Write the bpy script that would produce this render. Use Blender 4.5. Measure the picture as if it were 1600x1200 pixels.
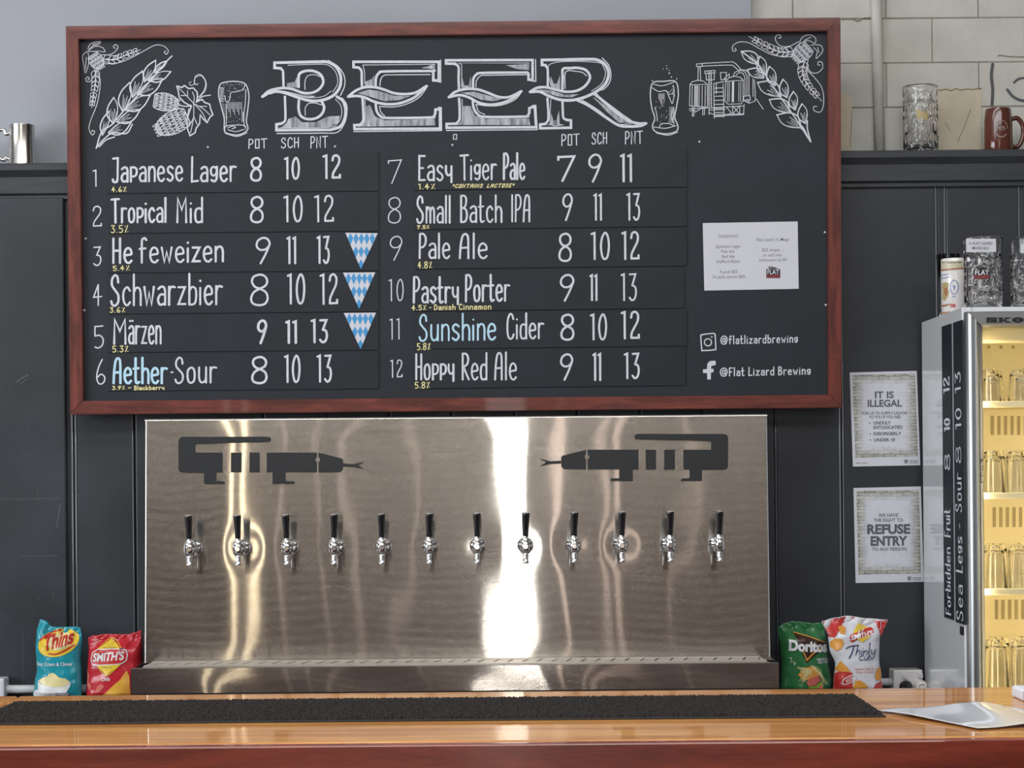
import bpy, bmesh, math, random
from mathutils import Vector, Matrix, noise

for o in list(bpy.data.objects):
    bpy.data.objects.remove(o, do_unlink=True)
SC = bpy.context.scene
COL = SC.collection
PI = math.pi
R = random.Random(7)

# ------------------------------------------------------------------ camera, world, lights, exposure
CAM_D = 6.0          # camera stands 6 m in front of the panelled wall (wall face at y = 0)
CAM_H = 1.5
F = 3000.0           # focal length in photo pixels (1600 wide)
HZ = 742.0           # eye level in the photograph
ROLL = 0.009
CR, SR = math.cos(ROLL), math.sin(ROLL)
cam_data = bpy.data.cameras.new('camera')
cam_data.sensor_fit = 'HORIZONTAL'
cam_data.sensor_width = 36.0
cam_data.lens = 36.0 * F / 1600.0
cam_data.shift_y = (HZ - 600.0) / 1600.0
cam_data.clip_start = 0.05
cam_data.clip_end = 200
cam = bpy.data.objects.new('camera', cam_data)
COL.objects.link(cam)
cam.matrix_world = Matrix(((CR, SR, 0, 0), (0, 0, -1, -CAM_D), (-SR, CR, 0, CAM_H), (0, 0, 0, 1)))
SC.camera = cam

SC.view_settings.view_transform = 'Standard'
SC.view_settings.look = 'None'
SC.view_settings.exposure = 0.0
SC.view_settings.gamma = 1.0
SC.view_settings.use_curve_mapping = False

world = bpy.data.worlds.new('daylight')
SC.world = world
world.use_nodes = True
bg = world.node_tree.nodes['Background']
bg.inputs[0].default_value = (0.80, 0.90, 1.0, 1)
bg.inputs[1].default_value = 1.0

ROOM_L, ROOM_R, ROOM_F, ROOM_T = -6.0, 4.6, -14.0, 4.4
def area_light(name, loc, target, sx, sy, power, color):
    d = bpy.data.lights.new(name, 'AREA')
    d.shape = 'RECTANGLE'; d.size = sx; d.size_y = sy
    d.energy = power; d.color = color
    o = bpy.data.objects.new(name, d); COL.objects.link(o)
    o.location = loc
    dirv = Vector(target) - Vector(loc)
    o.rotation_euler = dirv.to_track_quat('-Z', 'Y').to_euler()
    return o
WARM = (1.0, 0.86, 0.60)
# daylight through the side windows and the narrow door; added ceiling fills; added strips that streak the steel
area_light('side_window_daylight', (ROOM_L + 0.06, -5.0, 2.2), (0, -4.0, 2.0), 5.0, 2.4, 265, (0.90, 0.95, 1.0))
area_light('narrow_door_daylight', (-0.06, ROOM_F + 0.05, 2.1), (-0.06, 0, 2.1), 0.40, 4.1, 60, (1.0, 0.97, 0.90))
area_light('ceiling_fill', (-0.8, -2.6, 4.25), (-0.8, -2.0, 0), 4.5, 0.3, 45, (1.0, 0.97, 0.93))  # unseen overhead light added above the back wall
area_light('ceiling_wall_fill', (-0.3, -4.2, 4.3), (-0.3, -2.6, 0), 6.0, 1.6, 190, (0.93, 0.96, 1.0))  # soft fill added overhead to brighten the walls
area_light('ceiling_fill', (-0.5, -11.0, 4.25), (-0.5, -11.0, 0), 6.0, 0.4, 110, (1.0, 0.93, 0.85))  # unseen light added to brighten the far wall the steel reflects
area_light('warm_streak_light', (-2.93, ROOM_F + 0.08, 2.1), (-2.93, 0, 2.1), 0.055, 4.1, 7, WARM)  # slim light added so the steel shows a warm streak
area_light('warm_streak_light', (-2.735, ROOM_F + 0.08, 2.1), (-2.735, 0, 2.1), 0.055, 4.1, 7, WARM)
area_light('pink_streak_light', (0.50, ROOM_F + 0.08, 2.1), (0.50, 0, 2.1), 0.08, 4.1, 3.0, (1.0, 0.82, 0.72))  # from here on, slim lights added for fainter pink streaks in the steel
area_light('pink_streak_light', (0.98, ROOM_F + 0.08, 2.1), (0.98, 0, 2.1), 0.07, 4.1, 1.4, (1.0, 0.82, 0.72))
area_light('pink_streak_light', (1.14, ROOM_F + 0.08, 2.1), (1.14, 0, 2.1), 0.08, 4.1, 2.0, (1.0, 0.82, 0.72))
area_light('pink_streak_light', (-1.55, ROOM_F + 0.08, 2.1), (-1.55, 0, 2.1), 0.08, 4.1, 0.8, (1.0, 0.85, 0.75))
area_light('pink_streak_light', (-1.95, ROOM_F + 0.08, 2.1), (-1.95, 0, 2.1), 0.05, 4.1, 0.5, (1.0, 0.85, 0.75))
area_light('pink_streak_light', (-1.05, ROOM_F + 0.08, 2.1), (-1.05, 0, 2.1), 0.05, 4.1, 0.5, (1.0, 0.85, 0.75))
area_light('pink_streak_light', (1.75, ROOM_F + 0.08, 2.1), (1.75, 0, 2.1), 0.05, 4.1, 0.5, (1.0, 0.85, 0.75))
area_light('pink_streak_light', (-2.35, ROOM_F + 0.08, 2.1), (-2.35, 0, 2.1), 0.06, 4.1, 0.7, (1.0, 0.85, 0.75))

# ------------------------------------------------------------------ helpers
def P(px, py, y=0.0):
    """the point of the plane at depth y that the photograph shows at pixel (px, py)"""
    d = y + CAM_D
    xc = (px - 800.0) * d / F
    yc = (HZ - py) * d / F
    return Vector((xc * CR + yc * SR, y, CAM_H - xc * SR + yc * CR))
def G(px, py, z):
    """the point of the level plane at height z seen at pixel (px, py)"""
    a = (px - 800.0) / F; b = (HZ - py) / F
    dz = -a * SR + b * CR
    t = (z - CAM_H) / dz
    return Vector((t * (a * CR + b * SR), -CAM_D + t, z))
def srgb(r, g, b):
    f = lambda c: (c / 255) / 12.92 if c / 255 <= 0.04045 else ((c / 255 + 0.055) / 1.055) ** 2.4
    return (f(r), f(g), f(b))

def nt(m):
    m.use_nodes = True
    return m.node_tree, m.node_tree.nodes['Principled BSDF']
def M(name, col, rough=0.5, metal=0.0, spec=0.5, coat=0.0, trans=0.0, ior=1.45, var=None, bump=None, emit=None, rvar=None, stretch=(1, 1, 1)):
    m = bpy.data.materials.new(name)
    t, b = nt(m)
    b.inputs['Base Color'].default_value = (*col, 1)
    b.inputs['Roughness'].default_value = rough
    b.inputs['Metallic'].default_value = metal
    b.inputs['Specular IOR Level'].default_value = spec
    b.inputs['Coat Weight'].default_value = coat
    b.inputs['Coat Roughness'].default_value = 0.06
    b.inputs['Transmission Weight'].default_value = trans
    b.inputs['IOR'].default_value = ior
    if emit:
        b.inputs['Emission Color'].default_value = (*emit[0], 1)
        b.inputs['Emission Strength'].default_value = emit[1]
    if var or bump or rvar:
        tc = t.nodes.new('ShaderNodeTexCoord'); mp = t.nodes.new('ShaderNodeMapping')
        mp.inputs['Scale'].default_value = stretch
        t.links.new(tc.outputs['Object'], mp.inputs['Vector'])
        def nz(scale, det=5):
            n = t.nodes.new('ShaderNodeTexNoise')
            n.inputs['Scale'].default_value = scale; n.inputs['Detail'].default_value = det
            t.links.new(mp.outputs['Vector'], n.inputs['Vector'])
            return n
        if var:
            n = nz(var[0]); rp = t.nodes.new('ShaderNodeValToRGB')
            k = var[1]
            rp.color_ramp.elements[0].position = 0.3; rp.color_ramp.elements[1].position = 0.7
            rp.color_ramp.elements[0].color = (*[max(0, c * (1 - k)) for c in col], 1)
            rp.color_ramp.elements[1].color = (*[min(1, c * (1 + k)) for c in col], 1)
            t.links.new(n.outputs['Fac'], rp.inputs['Fac'])
            t.links.new(rp.outputs['Color'], b.inputs['Base Color'])
        if rvar:
            n = nz(rvar[0]); mr = t.nodes.new('ShaderNodeMapRange')
            mr.inputs['From Min'].default_value = 0.3; mr.inputs['From Max'].default_value = 0.7
            mr.inputs['To Min'].default_value = rvar[1]; mr.inputs['To Max'].default_value = rvar[2]
            t.links.new(n.outputs['Fac'], mr.inputs['Value'])
            t.links.new(mr.outputs['Result'], b.inputs['Roughness'])
        if bump:
            n = nz(bump[0]); bp = t.nodes.new('ShaderNodeBump')
            bp.inputs['Strength'].default_value = bump[1]; bp.inputs['Distance'].default_value = bump[2] if len(bump) > 2 else 0.002
            t.links.new(n.outputs['Fac'], bp.inputs['Height'])
            t.links.new(bp.outputs['Normal'], b.inputs['Normal'])
    return m
def wood(name, c1, c2, scale, stretch, rough, coat=0.0, spec=0.5, boards=None):
    m = bpy.data.materials.new(name)
    t, b = nt(m)
    tc = t.nodes.new('ShaderNodeTexCoord'); mp = t.nodes.new('ShaderNodeMapping')
    mp.inputs['Scale'].default_value = stretch
    t.links.new(tc.outputs['Object'], mp.inputs['Vector'])
    n1 = t.nodes.new('ShaderNodeTexNoise'); n1.inputs['Scale'].default_value = scale; n1.inputs['Detail'].default_value = 8
    n1.inputs['Distortion'].default_value = 0.6
    n2 = t.nodes.new('ShaderNodeTexNoise'); n2.inputs['Scale'].default_value = scale * 9; n2.inputs['Detail'].default_value = 4
    t.links.new(mp.outputs['Vector'], n1.inputs['Vector']); t.links.new(mp.outputs['Vector'], n2.inputs['Vector'])
    mx = t.nodes.new('ShaderNodeMath'); mx.operation = 'MULTIPLY_ADD'
    mx.inputs[1].default_value = 0.35; t.links.new(n2.outputs['Fac'], mx.inputs[0]); t.links.new(n1.outputs['Fac'], mx.inputs[2])
    rp = t.nodes.new('ShaderNodeValToRGB')
    rp.color_ramp.elements[0].position = 0.5; rp.color_ramp.elements[1].position = 0.88
    rp.color_ramp.elements[0].color = (*c1, 1); rp.color_ramp.elements[1].color = (*c2, 1)
    t.links.new(mx.outputs['Value'], rp.inputs['Fac']); t.links.new(rp.outputs['Color'], b.inputs['Base Color'])
    b.inputs['Roughness'].default_value = rough
    b.inputs['Specular IOR Level'].default_value = spec
    b.inputs['Coat Weight'].default_value = coat; b.inputs['Coat Roughness'].default_value = 0.03
    return m

OFF = {}
class MB:
    def __init__(s): s.v = []; s.f = []; s.n = 0; s.lift = Vector((0, -1, 0))
    def add(s, vs, fs):
        k = len(s.v); s.v += [Vector(v) for v in vs]; s.f += [[i + k for i in f] for f in fs]
    def box(s, x0, x1, y0, y1, z0, z1):
        s.add([(x0, y0, z0), (x1, y0, z0), (x1, y1, z0), (x0, y1, z0), (x0, y0, z1), (x1, y0, z1), (x1, y1, z1), (x0, y1, z1)],
              [(0, 3, 2, 1), (4, 5, 6, 7), (0, 1, 5, 4), (1, 2, 6, 5), (2, 3, 7, 6), (3, 0, 4, 7)])
    def bevbox(s, x0, x1, y0, y1, z0, z1, b, seg=2):
        bm = bmesh.new()
        bmesh.ops.create_cube(bm, size=1)
        for v in bm.verts:
            v.co = Vector(((x0 + x1) / 2 + v.co.x * (x1 - x0), (y0 + y1) / 2 + v.co.y * (y1 - y0), (z0 + z1) / 2 + v.co.z * (z1 - z0)))
        bmesh.ops.bevel(bm, geom=list(bm.edges), offset=b, segments=seg, affect='EDGES', profile=0.5)
        bm.verts.index_update()
        s.add([v.co.copy() for v in bm.verts], [[v.index for v in f.verts] for f in bm.faces])
        bm.free()
    def prism(s, pts, y0, y1, m=None):
        """outline given as 3D points at the front; extruded from y0 (front) to y1 (back) along y"""
        n = len(pts)
        vs = [Vector((p[0], y0, p[2])) for p in pts] + [Vector((p[0], y1, p[2])) for p in pts]
        fs = [list(range(n)), list(range(2 * n - 1, n - 1, -1))] + [[i, i + n, (i + 1) % n + n, (i + 1) % n] for i in range(n)]
        s.add(vs, fs)
    def lathe(s, prof, c=(0, 0, 0), n=32, axis='Z', cap=True, rf=None):
        c = Vector(c); k = len(prof); vs = []
        for j, (r, h) in enumerate(prof):
            for i in range(n):
                a = 2 * PI * i / n
                rr = r if rf is None else rf(r, h, a)
                x, y = rr * math.cos(a), rr * math.sin(a)
                if axis == 'Z': vs.append(c + Vector((x, y, h)))
                elif axis == 'Y': vs.append(c + Vector((x, h, y)))
                else: vs.append(c + Vector((h, x, y)))
        fs = []
        for j in range(k - 1):
            for i in range(n):
                a, b2 = j * n + i, j * n + (i + 1) % n
                fs.append([a, b2, b2 + n, a + n])
        if cap:
            fs.append(list(range(n - 1, -1, -1))); fs.append(list(range((k - 1) * n, k * n)))
        s.add(vs, fs)
    def tube(s, pts, r, n=10, closed=False):
        pts = [Vector(p) for p in pts]; k = len(pts)
        rs = r if isinstance(r, (list, tuple)) else [r] * k
        t0 = (pts[1] - pts[0]).normalized()
        u = t0.orthogonal().normalized(); vs = []
        for j in range(k):
            if j == 0: t = pts[1] - pts[0]
            elif j == k - 1: t = pts[-1] - pts[-2]
            else: t = pts[j + 1] - pts[j - 1]
            t.normalize(); u = (u - t * u.dot(t)).normalized(); w = t.cross(u)
            for i in range(n):
                a = 2 * PI * i / n
                vs.append(pts[j] + (u * math.cos(a) + w * math.sin(a)) * rs[j])
        fs = [[j * n + i, j * n + (i + 1) % n, (j + 1) * n + (i + 1) % n, (j + 1) * n + i] for j in range(k - 1) for i in range(n)]
        fs += [list(range(n - 1, -1, -1)), list(range((k - 1) * n, k * n))]
        s.add(vs, fs)
    def build(s, name, mat, parent=None, smooth=False, origin=None, autosmooth=None):
        me = bpy.data.meshes.new(name)
        off = OFF[parent] if parent is not None else (Vector(origin) if origin is not None else Vector((0, 0, 0)))
        me.from_pydata([tuple(v - off) for v in s.v], [], s.f)
        me.materials.append(mat)
        if smooth or autosmooth:
            me.polygons.foreach_set('use_smooth', [True] * len(me.polygons))
        bm = bmesh.new(); bm.from_mesh(me)
        bmesh.ops.recalc_face_normals(bm, faces=bm.faces)
        if autosmooth:
            for e in bm.edges:
                if len(e.link_faces) == 2 and e.calc_face_angle(0) > autosmooth: e.smooth = False
        bm.to_mesh(me); bm.free()
        me.update()
        o = bpy.data.objects.new(name, me); COL.objects.link(o)
        if parent is not None: o.parent = parent
        else: o.location = off
        OFF[o] = off
        return o
def thing(name, label, cat, loc=(0, 0, 0), group=None):
    o = bpy.data.objects.new(name, None); COL.objects.link(o)
    o.empty_display_size = 0.05
    o.location = loc; OFF[o] = Vector(loc)
    return tag(o, label, cat, group)
def tag(o, label, cat, group=None):
    o['label'] = label; o['category'] = cat
    if group: o['group'] = group
    return o
def struct(o):
    o['kind'] = 'structure'; return o
def dup(root, delta, label=None):
    r = root.copy(); COL.objects.link(r); r.location = Vector(root.location) + Vector(delta)
    if label: r['label'] = label
    for ch in list(root.children):
        c = ch.copy(); COL.objects.link(c); c.parent = r
        for g in ch.children:
            d = g.copy(); COL.objects.link(d); d.parent = c
    return r

# ---- flat strokes (chalk, print) built in photo pixels, then mapped onto their surface
def smooth(pts, seg=6):
    pts = [Vector((p[0], p[1])) for p in pts]
    if len(pts) < 3: return pts
    closed = (pts[0] - pts[-1]).length < 1e-6
    out = []; n = len(pts)
    for i in range(n - 1):
        p1, p2 = pts[i], pts[i + 1]
        p0 = pts[i - 1] if i > 0 else (pts[-2] if closed else p1 * 2 - p2)
        p3 = pts[i + 2] if i + 2 < n else (pts[1] if closed else p2 * 2 - p1)
        for k in range(seg):
            t = k / seg
            out.append(0.5 * ((2 * p1) + (p2 - p0) * t + (2 * p0 - 5 * p1 + 4 * p2 - p3) * t * t + (3 * p1 - p0 - 3 * p2 + p3) * t ** 3))
    out.append(pts[-1]); return out
def ribbon(mb, pts, w, mp, caps=True):
    q = []
    for p in pts:
        p = Vector((p[0], p[1]))
        if not q or (p - q[-1]).length > 1e-4: q.append(p)
    if len(q) == 1:
        disc(mb, q[0], w / 2, mp); return
    h = w / 2; n = len(q); vs = []
    for i in range(n):
        if i == 0: d = q[1] - q[0]; nn = Vector((-d.y, d.x)).normalized(); L = h
        elif i == n - 1: d = q[-1] - q[-2]; nn = Vector((-d.y, d.x)).normalized(); L = h
        else:
            a = (q[i] - q[i - 1]).normalized(); b = (q[i + 1] - q[i]).normalized()
            n1 = Vector((-a.y, a.x)); n2 = Vector((-b.y, b.x)); nn = n1 + n2
            if nn.length < 0.2: nn = n1
            nn.normalize(); L = h / max(0.5, nn.dot(n1))
        vs += [q[i] + nn * L, q[i] - nn * L]
    fs = [[2 * i, 2 * i + 1, 2 * i + 3, 2 * i + 2] for i in range(n - 1)]
    if caps:
        for end in (0, n - 1):
            d = (q[0] - q[1]) if end == 0 else (q[-1] - q[-2])
            a0 = math.atan2(d.y, d.x); k = len(vs)
            vs += [q[end] + Vector((math.cos(a0 - PI / 2 + PI * i / 6), math.sin(a0 - PI / 2 + PI * i / 6))) * h for i in range(7)]
            fs.append(list(range(k, k + 7)))
    # each stroke lies a hair above the one before it, like paint over paint
    base = (mb.n % 10) * 5e-5; mb.n += 1
    def hh(k): return base + 4e-5 * (k // 2) / n if k < 2 * n else base + (0 if k < 2 * n + 7 else 4e-5)
    mb.add([mp(v.x, v.y) + mb.lift * hh(k) for k, v in enumerate(vs)], fs)
def disc(mb, c, r, mp, n=12):
    mb.add([mp(c[0] + r * math.cos(2 * PI * i / n), c[1] + r * math.sin(2 * PI * i / n)) for i in range(n)], [list(range(n))])
def poly(mb, pts, mp):
    """concave-safe filled outline"""
    from mathutils.geometry import tessellate_polygon
    tris = tessellate_polygon([[Vector((p[0], p[1], 0)) for p in pts]])
    mb.add([mp(p[0], p[1]) for p in pts], [list(t) for t in tris])

# handwriting: strokes in a box of cap height 1; '~' means a smooth stroke
GL = {
 'a': (.44, ['~', (.07, .53), (.2, .6), (.36, .58), (.42, .45)], ['', (.42, .45), (.42, 0)], ['~', (.42, .34), (.18, .34), (.05, .18), (.13, .02), (.3, .02), (.42, .06)]),
 'b': (.44, ['', (.06, 1.02), (.06, 0)], ['~', (.06, .45), (.2, .58), (.38, .52), (.42, .28), (.36, .06), (.2, 0), (.06, .02)]),
 'c': (.42, ['~', (.4, .48), (.27, .6), (.1, .5), (.05, .28), (.12, .07), (.27, 0), (.41, .1)]),
 'd': (.46, ['', (.42, 1.02), (.42, 0)], ['~', (.42, .5), (.28, .58), (.1, .52), (.05, .28), (.1, .05), (.25, 0), (.42, .06)]),
 'e': (.46, ['~', (.07, .3), (.25, .33), (.42, .36), (.39, .53), (.24, .61), (.09, .5), (.05, .25), (.14, .05), (.3, .0), (.43, .09)]),
 'f': (.38, ['~', (.36, .92), (.28, 1.0), (.16, .95), (.13, .78), (.13, .4), (.13, 0)], ['', (.02, .56), (.32, .58)]),
 'g': (.44, ['~', (.4, .52), (.25, .6), (.09, .54), (.06, .38), (.15, .25), (.3, .26), (.4, .38)], ['~', (.41, .6), (.41, .3), (.38, .08), (.25, 0), (.1, .05)]),
 'h': (.44, ['', (.06, 1.02), (.06, 0)], ['~', (.06, .42), (.18, .57), (.35, .55), (.42, .38), (.42, .2), (.42, 0)]),
 'i': (.12, ['', (.06, .55), (.06, 0)], ['', (.06, .78), (.065, .785)]),
 'k': (.42, ['', (.06, 1.0), (.06, 0)], ['', (.38, .55), (.07, .25), (.4, 0)]),
 'l': (.12, ['', (.06, 1.02), (.06, 0)]),
 'm': (.62, ['', (.06, .6), (.06, 0)], ['~', (.06, .42), (.18, .58), (.3, .5), (.32, .2), (.32, 0)], ['~', (.32, .42), (.44, .58), (.56, .5), (.58, .2), (.58, 0)]),
 'n': (.44, ['', (.06, .6), (.06, 0)], ['~', (.06, .45), (.2, .6), (.36, .57), (.42, .4), (.42, .2), (.42, 0)]),
 'o': (.46, ['~', (.24, .6), (.08, .5), (.05, .28), (.1, .06), (.24, 0), (.38, .08), (.42, .3), (.38, .52), (.24, .6)]),
 'p': (.44, ['', (.06, .6), (.06, 0)], ['~', (.06, .58), (.25, .6), (.41, .52), (.41, .32), (.27, .22), (.06, .22)]),
 'r': (.36, ['', (.06, .6), (.06, 0)], ['~', (.06, .4), (.12, .55), (.22, .6), (.36, .58)]),
 's': (.42, ['~', (.39, .53), (.24, .61), (.09, .53), (.12, .38), (.34, .25), (.39, .12), (.24, 0), (.06, .08)]),
 't': (.34, ['~', (.12, 1.0), (.12, .4), (.13, .1), (.2, .0), (.33, .04)], ['', (.0, .58), (.3, .6)]),
 'u': (.46, ['~', (.06, .6), (.06, .2), (.14, .03), (.28, .02), (.4, .15), (.42, .6)], ['', (.42, .6), (.42, 0)]),
 'w': (.58, ['', (.04, .6), (.17, 0), (.29, .42), (.42, 0), (.54, .6)]),
 'y': (.42, ['~', (.06, .6), (.06, .38), (.15, .24), (.3, .24), (.4, .35)], ['', (.4, .6), (.4, -.06)]),
 'z': (.44, ['', (.06, .58), (.4, .58), (.06, .02), (.42, .02)]),
 'A': (.52, ['~', (.04, 0), (.08, .5), (.16, .88), (.28, 1.0), (.4, .95), (.44, .8), (.45, .4), (.45, 0)], ['', (.08, .42), (.45, .44)]),
 'B': (.46, ['', (.06, 1), (.06, 0)], ['~', (.06, 1), (.26, 1), (.38, .88), (.34, .64), (.2, .54), (.06, .54)], ['~', (.2, .54), (.38, .45), (.42, .22), (.32, .03), (.06, 0)]),
 'C': (.48, ['~', (.44, .8), (.36, .97), (.22, 1), (.09, .8), (.05, .45), (.1, .12), (.24, 0), (.38, .04), (.46, .18)]),
 'D': (.5, ['', (.06, 1), (.06, 0)], ['~', (.06, 1), (.3, .95), (.45, .65), (.44, .3), (.3, .04), (.06, 0)]),
 'E': (.42, ['', (.4, 1), (.06, 1), (.06, 0), (.4, .01)], ['', (.06, .5), (.3, .5)]),
 'F': (.42, ['', (.42, 1), (.06, 1), (.06, 0)], ['', (.06, .5), (.32, .5)]),
 'H': (.48, ['', (.06, 1), (.06, 0)], ['', (.42, 1), (.42, 0)], ['', (.06, .5), (.42, .5)]),
 'I': (.12, ['', (.06, 1), (.06, 0)]),
 'J': (.46, ['', (.1, .98), (.4, 1), (.38, .1)], ['~', (.38, .12), (.32, 0), (.14, 0), (.08, .1)]),
 'L': (.42, ['', (.08, 1.02), (.06, 0), (.42, .03)]),
 'M': (.6, ['', (.06, 0), (.08, 1), (.3, .52), (.52, 1), (.54, 0)]),
 'N': (.48, ['', (.06, 0), (.06, 1), (.42, 0), (.42, 1)]),
 'O': (.44, ['', (.08, .95), (.08, .03), (.4, .03), (.4, .97), (.08, .97)]),
 'P': (.46, ['', (.08, 1), (.06, 0)], ['~', (.08, 1), (.28, 1), (.42, .85), (.4, .6), (.25, .46), (.07, .45)]),
 'R': (.48, ['', (.06, 1), (.06, 0)], ['~', (.06, 1), (.3, .98), (.42, .82), (.36, .6), (.08, .47)], ['', (.12, .48), (.46, 0)]),
 'S': (.5, ['~', (.42, .76), (.38, .94), (.24, 1.0), (.1, .86), (.1, .66), (.26, .5), (.42, .34), (.42, .12), (.28, 0), (.12, .02), (.05, .14)]),
 'T': (.56, ['', (.02, .98), (.54, 1)], ['', (.28, 1), (.3, 0)]),
 '0': (.46, ['~', (.25, 1), (.1, .8), (.05, .45), (.12, .1), (.24, 0), (.37, .12), (.43, .5), (.38, .85), (.25, 1)]),
 '1': (.22, ['', (.02, .95), (.16, .99), (.17, 0)]),
 '2': (.44, ['~', (.05, .78), (.1, .95), (.25, 1.0), (.38, .88), (.36, .65), (.2, .4), (.08, .2), (.06, .02)], ['', (.06, .02), (.42, .03), (.42, .14)]),
 '3': (.44, ['', (.06, .98), (.38, .99), (.2, .56)], ['~', (.2, .56), (.36, .5), (.41, .28), (.33, .06), (.18, 0), (.05, .1)]),
 '4': (.42, ['', (.24, 1), (.02, .4), (.4, .42)], ['', (.24, 1), (.24, 0)]),
 '5': (.42, ['', (.38, .98), (.06, .96), (.06, .56)], ['~', (.06, .54), (.26, .56), (.4, .38), (.36, .12), (.2, 0), (.06, .05)]),
 '6': (.44, ['~', (.3, 1), (.14, .7), (.05, .35), (.1, .08), (.25, 0), (.4, .12), (.4, .3), (.25, .4), (.08, .28)]),
 '7': (.46, ['', (.04, .86), (.04, .97), (.43, 1), (.14, 0)]),
 '8': (.46, ['~', (.25, 1), (.1, .93), (.06, .76), (.13, .6), (.24, .54), (.38, .42), (.42, .22), (.36, .05), (.22, 0), (.08, .06), (.04, .22), (.1, .42), (.24, .54), (.37, .64), (.41, .8), (.36, .94), (.25, 1)]),
 '9': (.46, ['~', (.4, .68), (.3, .55), (.15, .53), (.05, .66), (.07, .86), (.2, .99), (.34, .97), (.42, .8), (.38, .6), (.28, .3), (.16, 0)]),
 '%': (.46, ['', (.36, .95), (.1, .02)], ['', (.08, .85), (.09, .855)], ['', (.38, .08), (.39, .085)]),
 '.': (.1, ['', (.05, .03), (.055, .035)]),
 '-': (.4, ['', (.08, .45), (.32, .46)]),
 '*': (.3, ['', (.05, .55), (.25, .9)], ['', (.25, .55), (.05, .9)], ['', (.15, .5), (.15, .95)]),
 '@': (.95, ['~', (.66, .62), (.5, .72), (.34, .58), (.34, .36), (.46, .24), (.62, .34), (.67, .66), (.66, .3), (.78, .22), (.9, .42), (.86, .78), (.6, 1.0), (.28, .94), (.08, .64), (.1, .26), (.34, .0), (.62, .0), (.8, .08)]),
}
GL['ä'] = (.44, GL['a'][1], GL['a'][2], GL['a'][3], ['', (.14, .78), (.145, .785)], ['', (.34, .78), (.345, .785)])
def hand_layout(txt, gap=.13, space=.34):
    x = 0; out = []
    for ch in txt:
        if ch == ' ': x += space; continue
        g = GL[ch]
        for st in g[1:]:
            pts = [(p[0] + x, p[1]) for p in st[1:]]
            out.append((st[0], pts))
        x += g[0] + gap
    return out, x - gap
def hand(mb, txt, x0, x1, ycap, ybase, w, mp, dy=0.0, shear=0.0, jit=0.0, gap=.13):
    """handwrite txt so that it fills x0..x1, cap top at ycap and baseline ybase; dy = drop of baseline left to right"""
    st, W = hand_layout(txt, gap)
    sx = (x1 - x0 - w) / max(W, .01); sy = ybase - ycap - w
    for kind, pts in st:
        q = [(x0 + w / 2 + p[0] * sx + shear * p[1] * sy, ybase - w / 2 - p[1] * sy + dy * (p[0] / max(W, .01))) for p in pts]
        if kind == '~': q = smooth(q)
        ribbon(mb, q, w * (1 + R.uniform(-jit, jit)), mp)

FONTC = {}
def font_mesh(txt, bold):
    key = (txt, bold)
    if key in FONTC: return FONTC[key]
    cu = bpy.data.curves.new('t', 'FONT'); cu.body = txt; cu.size = 1.0; cu.resolution_u = 3
    cu.offset = bold; cu.dimensions = '2D'; cu.fill_mode = 'BOTH'
    ob = bpy.data.objects.new('t', cu); COL.objects.link(ob)
    dg = bpy.context.evaluated_depsgraph_get()
    me = bpy.data.meshes.new_from_object(ob.evaluated_get(dg))
    vs = [(v.co.x, v.co.y) for v in me.vertices]; fs = [list(p.vertices) for p in me.polygons]
    bpy.data.objects.remove(ob, do_unlink=True); bpy.data.curves.remove(cu); bpy.data.meshes.remove(me)
    FONTC[key] = (vs, fs); return FONTC[key]
CAPH = None
def cut_grid(bm, st):
    for ax in (0, 1):
        cs = [v.co[ax] for v in bm.verts]; x, hi = min(cs) + st, max(cs)
        while x < hi:
            co = [0, 0, 0]; no = [0, 0, 0]; co[ax] = x; no[ax] = 1
            bmesh.ops.bisect_plane(bm, geom=bm.verts[:] + bm.edges[:] + bm.faces[:], plane_co=co, plane_no=no); x += st
def printed(mb, txt, x0, x1, ytop, ybase, mp, bold=0.0, slope=0.0, shear=0.0, cut=None):
    """type-set txt to fill x0..x1 with cap height ytop..ybase"""
    global CAPH
    if CAPH is None:
        CAPH = max(v[1] for v in font_mesh('H', 0.0)[0])
    vs, fs = font_mesh(txt, bold)
    a = min(v[0] for v in vs); b = max(v[0] for v in vs)
    sx = (x1 - x0) / (b - a); sy = (ybase - ytop) / CAPH
    pts = [(x0 + (v[0] - a) * sx + shear * v[1] * sy, ybase - v[1] * sy + slope * ((v[0] - a) * sx)) for v in vs]
    if cut:
        bm = bmesh.new(); q = [bm.verts.new((x, y, 0)) for x, y in pts]
        for f in fs:
            try: bm.faces.new([q[i] for i in f])
            except ValueError: pass
        cut_grid(bm, cut); bm.verts.index_update()
        mb.add([mp(v.co.x, v.co.y) for v in bm.verts], [[v.index for v in f.verts] for f in bm.faces]); bm.free()
    else:
        mb.add([mp(*v) for v in pts], fs)

# ------------------------------------------------------------------ materials
m_dark = M('dark_paint', (0.029, 0.033, 0.040), 0.42, spec=0.45, var=(3.0, 0.22), bump=(120, 0.35, 0.0015), rvar=(4, 0.32, 0.5))
m_cap = M('dark_cap_paint', (0.034, 0.037, 0.044), 0.45, var=(6, 0.25), bump=(90, 0.3, 0.001), stretch=(1, 8, 8))
m_grey = M('grey_wall_paint', (0.39, 0.405, 0.445), 0.8, spec=0.2, var=(2, 0.04), bump=(160, 0.15, 0.001))
m_block = M('block_paint', (0.60, 0.59, 0.54), 0.85, spec=0.2, var=(9, 0.07), bump=(70, 0.7, 0.003))
m_mortar = M('mortar', (0.36, 0.34, 0.29), 0.9, spec=0.1, var=(20, 0.15))
m_patch = M('cream_patch', (0.66, 0.59, 0.46), 0.85, spec=0.2, var=(12, 0.06), bump=(70, 0.7, 0.003))
m_mark = M('grey_mark', (0.10, 0.11, 0.115), 0.8)
m_crack = M('brown_crack', (0.24, 0.19, 0.12), 0.9)
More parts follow.
